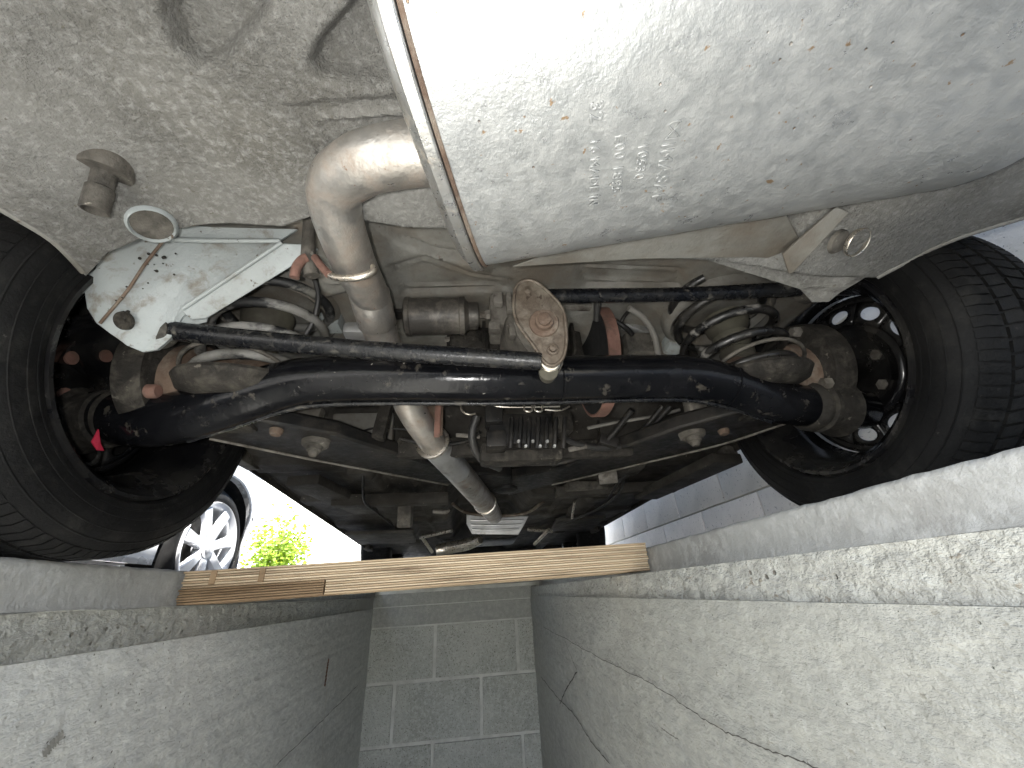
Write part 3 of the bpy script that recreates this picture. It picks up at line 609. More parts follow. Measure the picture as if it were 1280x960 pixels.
for o, l in ((aL, [(394, 556, .228, .016), (345, 540, .228, .012)]), (aR, [(866, 545, .226, .017), (905, 540, .226, .012)])):
    for i, (x, y, z, r) in enumerate(l):
        c = at(x, y, Z=z)
        B().lathe(c, (0, -.1, -1), [(-.02, r*1.9), (.0, r*1.75), (.004, r*1.5), (.004, r), (.014, r*.95), (.016, r*.7), (.022, r*.62), (.026, r*.45), (.026, 0)] if i == 0 else [(-.005, r*1.1), (.002, r), (.006, r*.8), (.006, 0)], 24).build('ball_joint' if i == 0 else 'bolt', 'dusty_metal' if i == 0 else 'rust', o, 40)
B().lathe(at(632, 612, Z=.255)+V3((0, 0, -.01)), (0, 0, 1), [(0, 0), (0, .03), (.006, .045), (.05, .05), (.07, .04)], 28).build('pivot_bush', 'black_metal', car, 40)

# ---------------- springs, bump stops
for s in (-1, 1):
    c = V3((CX+s*.505, .69, 0)); turns = 4.4; z0, z1 = .275, .49; tilt = V3((-s*.02, -.015, 0))
    pts = []
    for i in range(int(turns*28)+1):
        t = i/(turns*28); a = 2*math.pi*turns*t+1.0+(.6 if s > 0 else 0); r = .097-.008*abs(t-.5)*2
        pts.append(c+tilt*t*2+V3((r*math.cos(a), r*math.sin(a), z0+(z1-z0)*t)))
    sp = B().tube(pts, .0092, 10, smooth=False).build('coil_spring', 'spring_grey' if s < 0 else 'spring_black', car, 60)
    B().lathe(c+V3((0, 0, .335)), (0, 0, 1), [(0, 0), (0, .022), (.008, .034), (.03, .036), (.036, .028), (.05, .036), (.07, .04), (.075, .03), (.09, .045), (.12, .05)], 24).build('bump_stop', 'bump_stop', car, 50)

# ---------------- two track rods and the pivoting lever between them
B().tube(pp((200, 409, .555), (235, 416, .556), (440, 436, .558), (600, 447, .556), (676, 452, .55)), [.0165, .0155, .0155, .0155, .015], 24, sub=5).build('track_rod', 'rod_paint', car, 60)
B().tube(pp((668, 371, .555), (705, 370, .555), (850, 368, .55), (960, 363, .545), (1012, 360, .54)), [.014, .0135, .0135, .0145, .016], 24, sub=5).build('track_rod', 'rod_paint', car, 60)
for x, y, Y_ in ((193, 415, .553), (1014, 362, .54)):
    B().lathe(at(x, y, Y=Y_)+V3((0, -.016, -.004)), (0, 1, .45), [(0, .0), (0, .02), (.004, .027), (.034, .027), (.038, .02), (.038, 0)], 28).build('rod_bush', 'dusty_metal', car, 40)
lc = at(683, 402, Y=.535); nrm = V3((-.12, -1, -.22)).normalized(); ux = V3((1, -.12, 0)).normalized(); uz = ux.cross(nrm).normalized()
if uz.z < 0: uz = -uz
def lev(px, py, off=0):                          # point on the lever's face
    r = RX[0]*((px-640)/FPX)+RX[1]*((py-480)/FPX)+RX[2]; t = (lc-CAM).dot(nrm)/r.dot(nrm); return CAM+r*t+nrm*off
out = [(644, 361), (648, 355), (656, 351), (665, 351), (676, 357), (686, 366), (699, 380), (705, 392), (707, 405), (708, 425), (706, 440), (701, 451), (692, 457), (683, 455), (675, 446), (668, 434), (655, 417), (646, 402), (642, 385)]
lv = B().prism([lev(x, y) for x, y in out], -nrm*.007).build('pivot_lever', 'lever_steel', car, 30, bev=.001)
B().tube([lev(x, y, .001) for x, y in out+out[:1]], .0032, 8, sub=4, caps=False).build('lever_rim', 'lever_steel', lv, 60)
B().prism([lev(x, y+8, -.03) for x, y in out], -nrm*.006).build('back_plate', 'dusty_metal', lv, 30, bev=.001)
B().lathe(lev(680, 404, 0), nrm, [(-.034, .026), (0, .026), (.003, .0245), (.004, .0165), (.012, .015), (.013, .011), (.018, .0105), (.019, .006), (.019, 0)], 28).build('pivot_bolt', 'rust', lv, 35)
B().lathe(lev(691, 437, 0), nrm, [(0, .0105), (.003, .010), (.004, .0066), (.011, .0062), (.012, 0)], 18).build('rod_bolt', 'lever_steel', lv, 35)
B().lathe(lev(660, 362, -.002), nrm, [(-.02, .008), (.002, .0075), (.004, 0)], 18).build('rod_bolt', 'lever_steel', lv, 35)
B().lathe(lev(686, 462, -.016), nrm, [(-.02, .014), (0, .0165), (.010, .0165), (.012, .012), (.012, 0)], 24).build('rod_bush', 'bump_stop', lv, 40)
B().lathe(lev(688, 452, .0), nrm, [(-.012, .015), (-.008, .017), (-.004, .017), (-.002, .015)], 24).build('washer', 'bright_rod', lv, 40)

# ---------------- drive unit above the beam: drum-shaped motor, housing, flange, fins
def box_at(name, m, px, py, Y_, size, rot=(0, 0, 0), bev=.004, parent=car):
    from mathutils import Euler
    return B().box(at(px, py, Y=Y_), size, Euler([math.radians(a) for a in rot]).to_matrix(), bev).build(name, m, parent, 40)
c = at(553, 396, Y=.70)
mo = B().lathe(at(506, 396, Y=.70), (1, 0, .02), [(0, 0), (0, .036), (.003, .042), (.012, .043), (.014, .041), (.118, .041), (.120, .043), (.130, .043), (.133, .036), (.140, .03), (.16, .03)], 36).build('motor_drum', 'canister', car, 35)
B().lathe(at(600, 394, Y=.665), (1, -.1, 0), [(0, .008), (.012, .008), (.013, .011), (.022, .011), (.023, 0)], 6).build('terminal', 'cast_metal', mo, 30)
box_at('terminal_block', 'black_metal', 545, 366, .72, (.14, .03, .018), bev=.003, parent=mo)
for x, y in ((533, 358), (578, 358), (597, 360)): box_at('clip', 'black_metal', x, y, .70, (.014, .012, .014), bev=.002, parent=mo)
B().tube(pp((531, 362, .69), (530, 352, .69), (534, 347, .69), (538, 352, .69), (537, 362, .69)), .0016, 6).build('wire_loop', 'hose', mo, 60)
hs = B().box(at(628, 400, Y=.71), (.06, .08, .085), bev=.008).build('gear_housing', 'cast_metal', car, 40)
for i, (x, y, w_, h_) in enumerate(((622, 375, .02, .03), (636, 380, .012, .05), (618, 410, .024, .02), (640, 415, .014, .03))): box_at('rib', 'cast_metal', x, y, .655, (w_, .02, h_), bev=.003, parent=hs)
B().lathe(at(660, 405, Y=.66), (0, 1, 0), [(0, 0), (0, .045), (.01, .05), (.05, .055), (.09, .055)], 28).build('gear_cover', 'dusty_metal', hs, 40)
box_at('side_housing', 'dusty_metal', 712, 418, .90, (.07, .07, .12), (0, 0, 10), .01)
# dark flywheel opening with a rust-red rim
dc = at(738, 452, Y=.82)
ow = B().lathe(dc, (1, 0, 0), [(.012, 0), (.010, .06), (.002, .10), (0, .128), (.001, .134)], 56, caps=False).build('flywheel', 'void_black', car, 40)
B().lathe(dc, (1, 0, 0), [(.001, .132), (-.001, .136), (.001, .140), (.026, .140), (.028, .134)], 56, caps=False).build('rust_ring', 'rust_red', ow, 40)
box_at('hanger_strap', 'rust_red', 547, 525, .86, (.014, .006, .085), (0, 0, 0), .001)
box_at('hanger_strap', 'rust', 541, 515, .88, (.05, .008, .12), (0, 0, 0), .001)
# ribbed black control box below
fb = B().box(at(650, 540, Y=.86), (.15, .05, .075), bev=.006).build('ribbed_box', 'black_metal', car, 40)
for i in range(7):
    B().tube([at(640+i*11, 522, Y=.828), at(639+i*11, 545, Y=.826), at(638+i*11, 560, Y=.832)], [.0055, .0055, .006], 8).build('rib', 'black_metal', fb, 50)
for i in range(6):
    B().lathe(at(648+i*9, 552+(i % 2)*6, Y=.822), (0, -1, 0), [(0, .004), (.006, .003), (.006, 0)], 10).build('stud', 'galvanised', fb, 40)
box_at('cable_plug', 'black_metal', 617, 520, .84, (.04, .05, .05), bev=.005, parent=fb)
box_at('cable_plug', 'black_metal', 620, 552, .85, (.045, .05, .04), bev=.005, parent=fb)
for q in (((576, 507, .82), (578, 514, .815), (586, 518, .815), (594, 517, .82)), ((600, 506, .82), (640, 509, .815), (700, 508, .82)), ((655, 506, .815), (656, 513, .81), (664, 514, .81), (665, 506, .815)), ((668, 506, .815), (669, 513, .81), (677, 514, .81), (678, 506, .815)), ((681, 512, .815), (700, 513, .815), (712, 508, .82))):
    B().tube(pp(*q), .0022, 8).build('wire_clip', 'bright_rod', fb, 60)
du = B().box(at(655, 448, Y=.86), (.30, .12, .20), bev=.03).build('drive_unit', 'grimy_metal', car, 40)
for i in range(6): box_at('rib', 'grimy_metal', 605+i*22, 420, .785, (.008, .03, .10), bev=.002, parent=du)
B().lathe(at(560, 440, Y=.84), (1, 0, 0), [(0, 0), (0, .05), (.01, .062), (.06, .066), (.10, .06), (.11, 0)], 28).build('bell_housing', 'grimy_metal', car, 40)
for q in range(6):
    a = q*math.pi/3; e = at(560, 440, Y=.84); B().lathe(e+V3((.002, .055*math.cos(a), .055*math.sin(a))), (-1, 0, 0), [(-.006, .007), (.006, .007), (.007, 0)], 6).build('housing_bolt', 'cast_metal', car, 30)
for nm, m, x, y, Y_, sz, rt, bv in (('subframe', 'grimy_metal', 560, 560, .99, (.26, .05, .05), (10, 0, 0), .012), ('subframe', 'grimy_metal', 730, 562, .99, (.26, .05, .05), (10, 0, 0), .012), ('sump', 'grimy_metal', 650, 568, .93, (.20, .10, .05), (8, 0, 0), .015), ('pump', 'grimy_metal', 700, 530, .88, (.05, .06, .06), (0, 0, 12), .015),
                                    ('hanger', 'grimy_metal', 478, 528, .90, (.03, .03, .09), (0, 8, 0), .006), ('actuator', 'grimy_metal', 590, 372, .78, (.10, .05, .05), (0, 0, 0), .012), ('support', 'grimy_metal', 860, 470, .86, (.06, .06, .16), (0, 0, 0), .01), ('support', 'grimy_metal', 430, 440, .86, (.07, .06, .14), (0, 0, 0), .01),
                                    ('clamp', 'galvanised', 470, 545, .98, (.04, .02, .018), (0, 0, 0), .004), ('junction', 'black_metal', 760, 552, .95, (.05, .03, .03), (0, 20, 0), .005), ('strap', 'cast_metal', 722, 560, .93, (.05, .006, .012), (0, -10, 0), .002), ('strap', 'cast_metal', 585, 545, .92, (.06, .006, .010), (0, 6, 0), .002)):
    box_at(nm, m, x, y, Y_, sz, rt, bv)
for nm, m, r, q in (('hose', 'hose', .010, ((596, 520, .88), (590, 545, .90), (600, 572, .95), (625, 585, 1.0))), ('hose', 'hose', .008, ((700, 545, .90), (725, 556, .93), (760, 560, .96), (800, 552, .98))), ('cable', 'black_metal', .005, ((500, 548, .96), (540, 556, .96), (580, 552, .94), (600, 540, .9))), ('cable', 'grey_cable', .0045, ((735, 535, .92), (770, 528, .93), (820, 520, .92), (850, 512, .9))),
                    ('hose', 'hose', .009, ((610, 372, .72), (640, 362, .72), (690, 358, .74), (720, 368, .76))), ('cable', 'black_metal', .004, ((480, 372, .72), (500, 358, .72), (560, 352, .74), (600, 356, .75)))):
    B().tube(pp(*q), r, 10).build(nm, m, car, 60)
# hoses, cables and small fittings round the axle
for nm, m, r, q in (('hose', 'hose', .0085, ((768, 318, .62), (764, 335, .64), (754, 350, .66), (748, 366, .66), (746, 400, .72))), ('hose', 'hose', .0075, ((822, 322, .62), (805, 338, .64), (780, 352, .65), (758, 362, .66))),
                    ('wire', 'hose', .0018, ((735, 325, .62), (732, 345, .64), (728, 358, .65), (727, 366, .65))), ('wire', 'hose', .0018, ((752, 330, .62), (742, 345, .64), (733, 352, .65), (729, 364, .65))),
                    ('cable', 'grey_cable', .0075, ((786, 385, .68), (805, 398, .70), (818, 420, .73), (823, 445, .76))), ('cable', 'black_metal', .006, ((764, 398, .70), (780, 408, .70), (790, 418, .72))), ('cable', 'black_metal', .0045, ((788, 386, .69), (780, 396, .69), (776, 404, .70))),
                    ('cable', 'black_metal', .008, ((790, 512, .86), (776, 530, .90), (755, 553, .95), (720, 572, 1.0), (690, 580, 1.04))), ('cable', 'black_metal', .008, ((838, 508, .85), (820, 528, .88), (808, 545, .92), (800, 556, .95))), ('cable', 'black_metal', .007, ((828, 508, .86), (812, 528, .89), (796, 546, .93))),
                    ('brake_pipe', 'black_metal', .004, ((455, 585, 1.18), (455, 625, 1.35), (470, 640, 1.5), (490, 656, 1.65))), ('brake_pipe', 'hose', .003, ((452, 540, .98), (470, 535, 1.0), (510, 537, 1.02))),
                    ('heat_shield_edge', 'black_metal', .0035, ((690, 545, 1.02), (680, 575, 1.05), (660, 580, 1.05))), ('cable', 'hose', .005, ((700, 655, 1.9), (740, 640, 1.7), (770, 620, 1.5), (780, 600, 1.4))), ('cable', 'hose', .005, ((762, 620, 1.5), (775, 600, 1.35), (790, 585, 1.25))),
                    ('tension_cable', 'black_metal', .006, ((460, 330, .62), (466, 300, .60), (456, 265, .58))), ('brake_pipe', 'cast_metal', .004, ((700, 355, .75), (850, 350, .74), (880, 365, .74)))):
    B().tube(pp(*q), r, 10).build(nm, m, car, 60)
for nm, m, x, y, Y_, sz, rt, bv in (('mount_block', 'bracket_paint', 415, 400, .74, (.045, .04, .05), (0, 0, 0), .006), ('mount_block', 'cast_metal', 440, 360, .72, (.05, .04, .05), (0, 10, 0), .006), ('sensor_cap', 'galvanised', 446, 415, .69, (.05, .04, .03), (0, 0, 0), .012),
                                    ('fitting', 'dusty_metal', 430, 385, .76, (.06, .05, .04), (0, 0, 0), .006), ('yellow_tag', 'yellow_tag', 494, 369, .71, (.016, .006, .012), (0, 0, 0), .001), ('valve_block', 'black_metal', 500, 384, .73, (.02, .03, .05), (0, 0, 0), .003),
                                    ('pale_cover', 'galvanised', 790, 407, .78, (.09, .03, .035), (0, 24, 10), .01), ('caliper', 'dusty_metal', 797, 435, .80, (.08, .06, .06), (0, 0, 0), .01), ('column', 'bracket_paint', 840, 420, .82, (.05, .05, .10), (0, 6, 0), .015), ('column', 'pan_paint', 862, 400, .80, (.03, .06, .12), (0, 6, 0), .01),
                                    ('shelf', 'cast_metal', 715, 384, .70, (.09, .02, .008), (0, 0, 0), .002), ('shelf', 'cast_metal', 812, 386, .74, (.09, .03, .008), (0, -4, 0), .002),
                                    ('wall_panel', 'pan_paint', 455, 535, 1.02, (.16, .03, .08), (14, 0, 0), .008), ('wall_panel', 'floor_paint_shaded', 790, 545, 1.05, (.20, .03, .10), (14, 0, 0), .008), ('shock_foot', 'cast_metal', 868, 505, .80, (.045, .03, .05), (0, 5, 0), .006), ('shock_foot', 'cast_metal', 385, 520, .82, (.06, .03, .04), (0, 5, 0), .006)):
    box_at(nm, m, x, y, Y_, sz, rt, bv)
# fittings under the front half
for nm, m, x, y, Y_, sz, rt, bv in (('cross_member', 'floor_paint_shaded', 490, 625, 1.45, (.40, .05, .04), (0, 0, 4), .008), ('cross_member', 'floor_paint_shaded', 770, 612, 1.5, (.48, .06, .04), (0, 0, -4), .008), ('stay_bracket', 'dusty_metal', 507, 640, 1.50, (.05, .06, .11), (8, 0, 0), .01), ('stay_bracket', 'dusty_metal', 508, 622, 1.48, (.085, .06, .03), (8, 0, 0), .006),
                                    ('slotted_plate', 'cast_metal', 760, 597, 1.25, (.06, .006, .04), (30, 0, -14), .001), ('fuel_cradle', 'dusty_metal', 730, 610, 1.5, (.16, .10, .03), (0, 0, 10), .006), ('side_rail', 'floor_paint_shaded', 425, 622, 1.45, (.10, .5, .03), (0, 0, -8), .006), ('side_rail', 'floor_paint_shaded', 850, 600, 1.3, (.10, .5, .03), (0, 0, 6), .006),
                                    ('engine_sump', 'black_metal', 600, 668, 2.9, (.50, .45, .12), (0, 0, 0), .03), ('radiator_support', 'black_metal', 620, 690, 3.45, (1.1, .05, .10), (0, 0, 0), .02), ('stone_guard', 'floor_paint_shaded', 480, 672, 2.15, (.3, .4, .015), (0, 0, 6), .004), ('stone_guard', 'floor_paint_shaded', 720, 655, 2.2, (.25, .4, .015), (0, 0, -6), .004)):
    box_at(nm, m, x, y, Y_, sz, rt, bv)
hsh = B().prism([at(x, y, Y=1.98) for x, y in ((583, 643), (583, 655), (590, 668), (648, 669), (656, 655), (661, 645))], (0, .03, .01)).build('heat_shield', 'galvanised', car, 30, bev=.004)
for k in range(3):
    a, c = at(588+k, 650+6*k, Y=1.975), at(655-3*k, 650+5.5*k, Y=1.975); B().tube([a, a.lerp(c, .5)+V3((0, -.004, -.004)), c], .0055, 8).build('rib', 'galvanised', hsh, 60)
B().tube(pp((566, 630, 1.8), (585, 641, 1.93), (622, 645, 1.95), (658, 641, 1.93), (680, 626, 1.8)), .008, 8).build('shield_strap', 'lever_steel', car, 60)
B().tube(pp((545, 688, 2.5), (560, 685, 2.5), (585, 680, 2.45), (600, 674, 2.4)), [.030, .034, .034, .026], 16).build('flex_pipe', 'bright_rod', car, 50)
for q in (((527, 671, 2.2), (540, 690, 2.35)), ((525, 672, 2.2), (565, 663, 2.1)), ((686, 662, 2.1), (668, 680, 2.3)), ((660, 662, 2.1), (690, 664, 2.15))):
    B().tube(pp(*q), .009, 8, smooth=False).build('stay_rod', 'bright_rod', car, 50)
B().tube(pp((541, 639, 1.6), (556, 640, 1.6), (562, 637, 1.6)), [.008, .009, .005], 8).build('clip', 'cast_metal', car, 50)
B().tube(pp((718, 628, 1.6), (715, 648, 1.7)), .005, 8, smooth=False).build('clip_rod', 'bright_rod', car, 50)

# ---------------- wheels
def make_wheel(s):
    """steel wheel at the origin, inner side towards -s*x"""
    rim = B().lathe((0, 0, 0), (s, 0, 0), [(-.085, .222), (-.092, .218), (-.092, .212), (-.084, .205), (-.078, .198), (-.05, .192), (-.02, .176), (.03, .176), (.05, .19), (.085, .20), (.092, .212), (.092, .218)], 64, caps=False)
    wheel = rim.build('wheel', 'rim_black', None, 40)
    # disc with ventilation holes, real openings between rings and spokes
    d = B(); n = 60; prof = [(.045, .176), (.040, .160), (.030, .112), (.028, .10), (.04, .08), (.05, .065), (.05, 0.0)]
    V = []; F = []
    for h, r in prof:
        for k in range(n): a = 2*math.pi*k/n; V.append((s*h, r*math.cos(a), r*math.sin(a)))
    for i in range(len(prof)-1):
        for k in range(n):
            if i != 1: F.append((i*n+k, i*n+(k+1) % n, (i+1)*n+(k+1) % n, (i+1)*n+k))
    for k in range(12):                            # one sector for each round hole
        a0 = 2*math.pi*(k+.5)/12; st = len(V); m_ = 24
        for q in range(m_):
            t = 2*math.pi*q/m_; ct, sn = math.cos(t), math.sin(t); e = 1/max(abs(ct), abs(sn))
            for u, v in ((ct*.62, sn*.62), (ct*e, sn*e)):
                r = .136+.024*v; a = a0+u*math.pi/12; V.append((s*(.030+.010*(v+1)/2-(.004 if abs(u) < .7 and abs(v) < .7 else 0)), r*math.cos(a), r*math.sin(a)))
        for q in range(m_): F.append((st+2*q, st+2*((q+1) % m_), st+2*((q+1) % m_)+1, st+2*q+1))
    d.add(V, F); dd = d.build('disc', 'rim_black', None, 40, solid=.004); dd.parent = wheel
    tp = [(-.085, .2215), (-.094, .226), (-.099, .243), (-.100, .262), (-.096, .280), (-.087, .2945), (-.070, .3055), (.070, .3055), (.087, .2945), (.096, .280), (.100, .262), (.099, .243), (.094, .226), (.085, .2215)]
    ty = B().lathe((0, 0, 0), (s, 0, 0), tp, 128, caps=False)
    for rr in (.236, .250, .270, .286):            # moulded rings on the inner side wall
        hh = -lerp_tab([(.2215, .085), (.226, .094), (.243, .099), (.262, .100), (.280, .096), (.294, .087)], rr)
        ty.lathe((0, 0, 0), (s, 0, 0), [(hh+.002, rr-.002), (hh-.001, rr-.001), (hh-.001, rr+.001), (hh+.002, rr+.002)], 96, caps=False)
    for k in range(110):                            # tread blocks at the shoulders
        for e in (-1, 1):
            a0 = 2*math.pi*(k+.10)/110; a1 = 2*math.pi*(k+.90)/110; tw = .02*e
            P = [(.045, .304), (.080, .2965), (.083, .2990), (.072, .3070), (.045, .3095)]
            V = [(e*h, r*math.cos(a), r*math.sin(a)) for a in (a0, a1) for h, r in P]; ty.add(V, [(0, 1, 2, 3, 4), (9, 8, 7, 6, 5)]+[(i, (i+1) % 5, 5+(i+1) % 5, 5+i) for i in range(5)])
    for k in range(90):
        for e in (-1, 1):
            a0 = 2*math.pi*(k+.1)/90; a1 = 2*math.pi*(k+.9)/90; x0, x1 = (.004, .038) if e > 0 else (-.038, -.004)
            V = [(x, r*math.cos(a+e*.02*(x-x0)/(x1-x0)), r*math.sin(a+e*.02*(x-x0)/(x1-x0))) for r in (.300, .3095) for a in (a0, a1) for x in (x0, x1)]
            ty.add(V, [(0, 1, 3, 2), (4, 6, 7, 5), (0, 4, 5, 1), (1, 5, 7, 3), (3, 7, 6, 2), (2, 6, 4, 0)])
    t = ty.build('tyre', 'rubber', None, 35); t.parent = wheel
    for k in range(5):
        a = 2*math.pi*k/5+.3
        st = B().lathe((s*.05, .056*math.cos(a), .056*math.sin(a)), (s, 0, 0), [(-.006, .012), (.02, .0115), (.022, .009), (.022, 0)], 16 if s < 0 else 6).build('wheel_bolt', 'rust_red' if s < 0 else 'cast_metal', None, 30); st.parent = wheel
    return wheel
def dup(o, parent):
    c = o.copy(); COL.objects.link(c); c.parent = parent
    for ch in o.children: dup(ch, c)
    return c
for s in (-1, 1):
    wz = make_wheel(s); wz.parent = car
    if s < 0: q = B().lathe((s*.075, 0, 0), (s, 0, 0), [(-.004, 0), (0, .12), (.004, .19), (.012, .212), (.02, .21), (.02, 0)], 48).build('light_block_disc', 'rim_black', None, 40); q.parent = wz  # black disc added outside the left wheels to block daylight through the holes
    wz.location = V3((CX+s*.742, .70, .312))-car.location
    w2 = dup(wz, car); w2.location = V3((CX+s*.735, FY, .312))-car.location
# scrap of red reflector film and bright edge seen inside the left wheel
p = at(122, 550, X=-.60); B().prism([p+V3((0, -.006, .016)), p+V3((.003, .004, -.004)), p+V3((.004, .014, -.013)), p+V3((.004, .004, -.016)), p+V3((0, -.007, -.006))], V3((-.002, 0, 0))).build('red_reflector', 'red_plastic', car)

# ---------------- outer body: sides with wheel openings, roof, bumpers
def arch(cy, r, z0, n=14):
    a0 = math.asin(max(-1, min(1, (z0-.312)/r)))
    return [(cy+r*math.cos(a), .312+r*math.sin(a)) for a in [math.pi-a0-(math.pi-2*a0)*i/n for i in range(n+1)]]
side = [(-.10, .36), (.28, .36)]+arch(.70, .365, .38)+[(1.12, .36), (2.70, .31)]+arch(FY, .365, .38)+[(3.55, .36), (3.95, .34), (3.98, .62), (3.85, .80), (3.1, .98), (2.55, 1.44), (1.9, 1.58), (.5, 1.57), (.05, 1.35), (-.10, .95), (-.12, .60)]
for s in (-1, 1):
    x = CX+s*.855; xin = CX+s*.72
    body = B().prism([(x, y, z) for y, z in side], (s*.02, 0, 0)).build('side_panel', 'car_blue', car, 30, bev=.006)
    B().prism([(x+s*.0205, y, z) for y, z in ((.35, 1.0), (.6, 1.45), (1.35, 1.48), (1.35, 1.0))], (s*.004, 0, 0)).build('window', 'glass_dark', body)
    B().prism([(x+s*.0205, y, z) for y, z in ((1.45, 1.0), (1.45, 1.48), (1.95, 1.48), (2.5, 1.36), (2.9, 1.0))], (s*.004, 0, 0)).build('window', 'glass_dark', body)
B().prism([(CX-.853, y, z) for y, z in ((-.11, .62), (-.10, .95), (.05, 1.35), (.5, 1.57), (1.9, 1.58), (2.55, 1.44), (3.1, .98), (3.85, .80), (3.97, .62))], (1.706, 0, 0)).build('upper_shell', 'car_blue', car, 30, bev=.01)
B().prism([(CX-.852, y, z) for y, z in ((-.16, .42), (-.17, .60), (-.09, .66), (-.06, .44), (-.10, .385))], (1.704, 0, 0)).build('rear_bumper', 'car_blue', car, 30, bev=.012)
B().prism([(CX-.852, y, z) for y, z in ((3.93, .20), (4.06, .26), (4.08, .60), (3.95, .66), (3.90, .40))], (1.704, 0, 0)).build('front_bumper', 'car_blue', car, 30, bev=.012)

# ================================================================== OUTSIDE, SEEN UNDER THE LEFT SILL
# second car in the next bay, ground there .1 lower
SX = -1.28; GZ = -.10; SY = 2.2; sr = .295
sc = thing('parked_car', (SX-.8, .8, GZ), 'silver car with alloy wheel parked outside beyond the left tyre', 'car')
def scz(z): return z+GZ
hz = .30
def arch2(cy, r, z0, n=16):
    a0 = math.asin((z0-hz)/r); return [(cy+r*math.cos(a), hz+r*math.sin(a)) for a in [math.pi-a0-(math.pi-2*a0)*i/n for i in range(n+1)]]
RY = SY-2.45
pro = [(-1.05, .30), (RY-.45, .22)]+arch2(RY, .345, .22)+[(RY+.45, .20), (SY-.45, .20)]+arch2(SY, .345, .22)+[(SY+.40, .22), (SY+.52, .26), (SY+.60, .45), (SY+.60, .62), (SY+.50, .72), (SY-.25, .92), (SY-.85, 1.36), (SY-1.3, 1.47), (SY-2.3, 1.46), (SY-3.0, 1.1), (-1.05, .95), (-1.12, .6)]
# body side as a sheet bowed towards the bumper ends
def bow(y, z): return -.20*ss(SY+.22, SY+.62, y)**1.3-.10*ss(-.55, -1.12, y)-.03*ss(.75, .25, z)-.16*ss(.85, 1.45, z)
for sgn, x in ((1, SX), (-1, SX-1.62)):
    def low(y):
        z = .20+.06*ss(SY+.42, SY+.60, y)+.08*ss(-.9, -1.12, y)
        for cy in (SY, RY):
            d = abs(y-cy)
            if d < .345: z = max(z, hz+math.sqrt(max(0, .345**2-d*d)))
        return z
    HI = [(-1.12, .6), (-1.05, .95), (SY-3.0, 1.1), (SY-2.3, 1.46), (SY-1.3, 1.47), (SY-.85, 1.36), (SY-.25, .92), (SY+.50, .74), (SY+.60, .60)]
    ys = sorted(set([round(-1.12+(SY+.60+1.12)*k/90, 4) for k in range(91)]+[round(cy+.3455*math.cos(math.pi*k/30), 4) for cy in (SY, RY) for k in range(31)]))
    V = []; F = []; nz_ = 18
    for y in ys:
        a, t_ = low(y), max(lerp_tab(HI, y), low(y)+.02)
        for k in range(nz_+1): z = a+(t_-a)*k/nz_; V.append((x+sgn*bow(y, z), y, scz(z)))
    F = [(i*(nz_+1)+k, i*(nz_+1)+k+1, (i+1)*(nz_+1)+k+1, (i+1)*(nz_+1)+k) for i in range(len(ys)-1) for k in range(nz_)]
    o = B().add(V, F).build('body_side', 'car_silver', sc, 50, solid=.012)
    B().prism([(x+sgn*(bow(y, z)+.008), y, scz(z)) for y, z in ((SY-.55, .95), (SY-.95, 1.33), (SY-1.35, 1.40), (SY-1.4, .95))], (sgn*.004, 0, 0)).build('window', 'glass_dark', o)
    B().prism([(x+sgn*(bow(y, z)+.008), y, scz(z)) for y, z in ((SY-1.5, .95), (SY-1.5, 1.40), (SY-2.25, 1.39), (SY-2.7, .98))], (sgn*.004, 0, 0)).build('window', 'glass_dark', o)
    for cy in (SY, RY):                             # black arch liner
        B().grid(lambda u, v, cy=cy: (x-sgn*(.012+.2*v)+sgn*bow(cy+.343*math.cos(math.radians(-14+208*u)), .4)*(1-v), cy+.343*math.cos(math.radians(-14+208*u)), scz(hz)+.343*math.sin(math.radians(-14+208*u))), 28, 3).build('arch_liner', 'rubber', sc, 60)
top = pro[pro.index((SY+.52, .26)):]
V = []; 
for y, z in top: V += [(SX+bow(y, z)-.004, y, scz(z)), (SX-1.62-bow(y, z)+.004, y, scz(z))]
B().add(V, [(2*i, 2*i+1, 2*i+3, 2*i+2) for i in range(len(top)-1)]).build('bonnet_and_roof', 'car_silver', sc, 40)
b = B(); b.box((SX-.81, .5, scz(.24)), (1.5, 3.0, .04)); b.build('underbody', 'black_metal', sc)
for sgn in (1, -1):
    xh = (SX-.25 if sgn > 0 else SX-1.37); B().prism([(xh-.1, SY+.605, scz(.52)), (xh+.1, SY+.58, scz(.52)), (xh+.12, SY+.50, scz(.66)), (xh-.1, SY+.56, scz(.64))], (0, .01, 0)).build('headlamp', 'lamp_glass', sc)
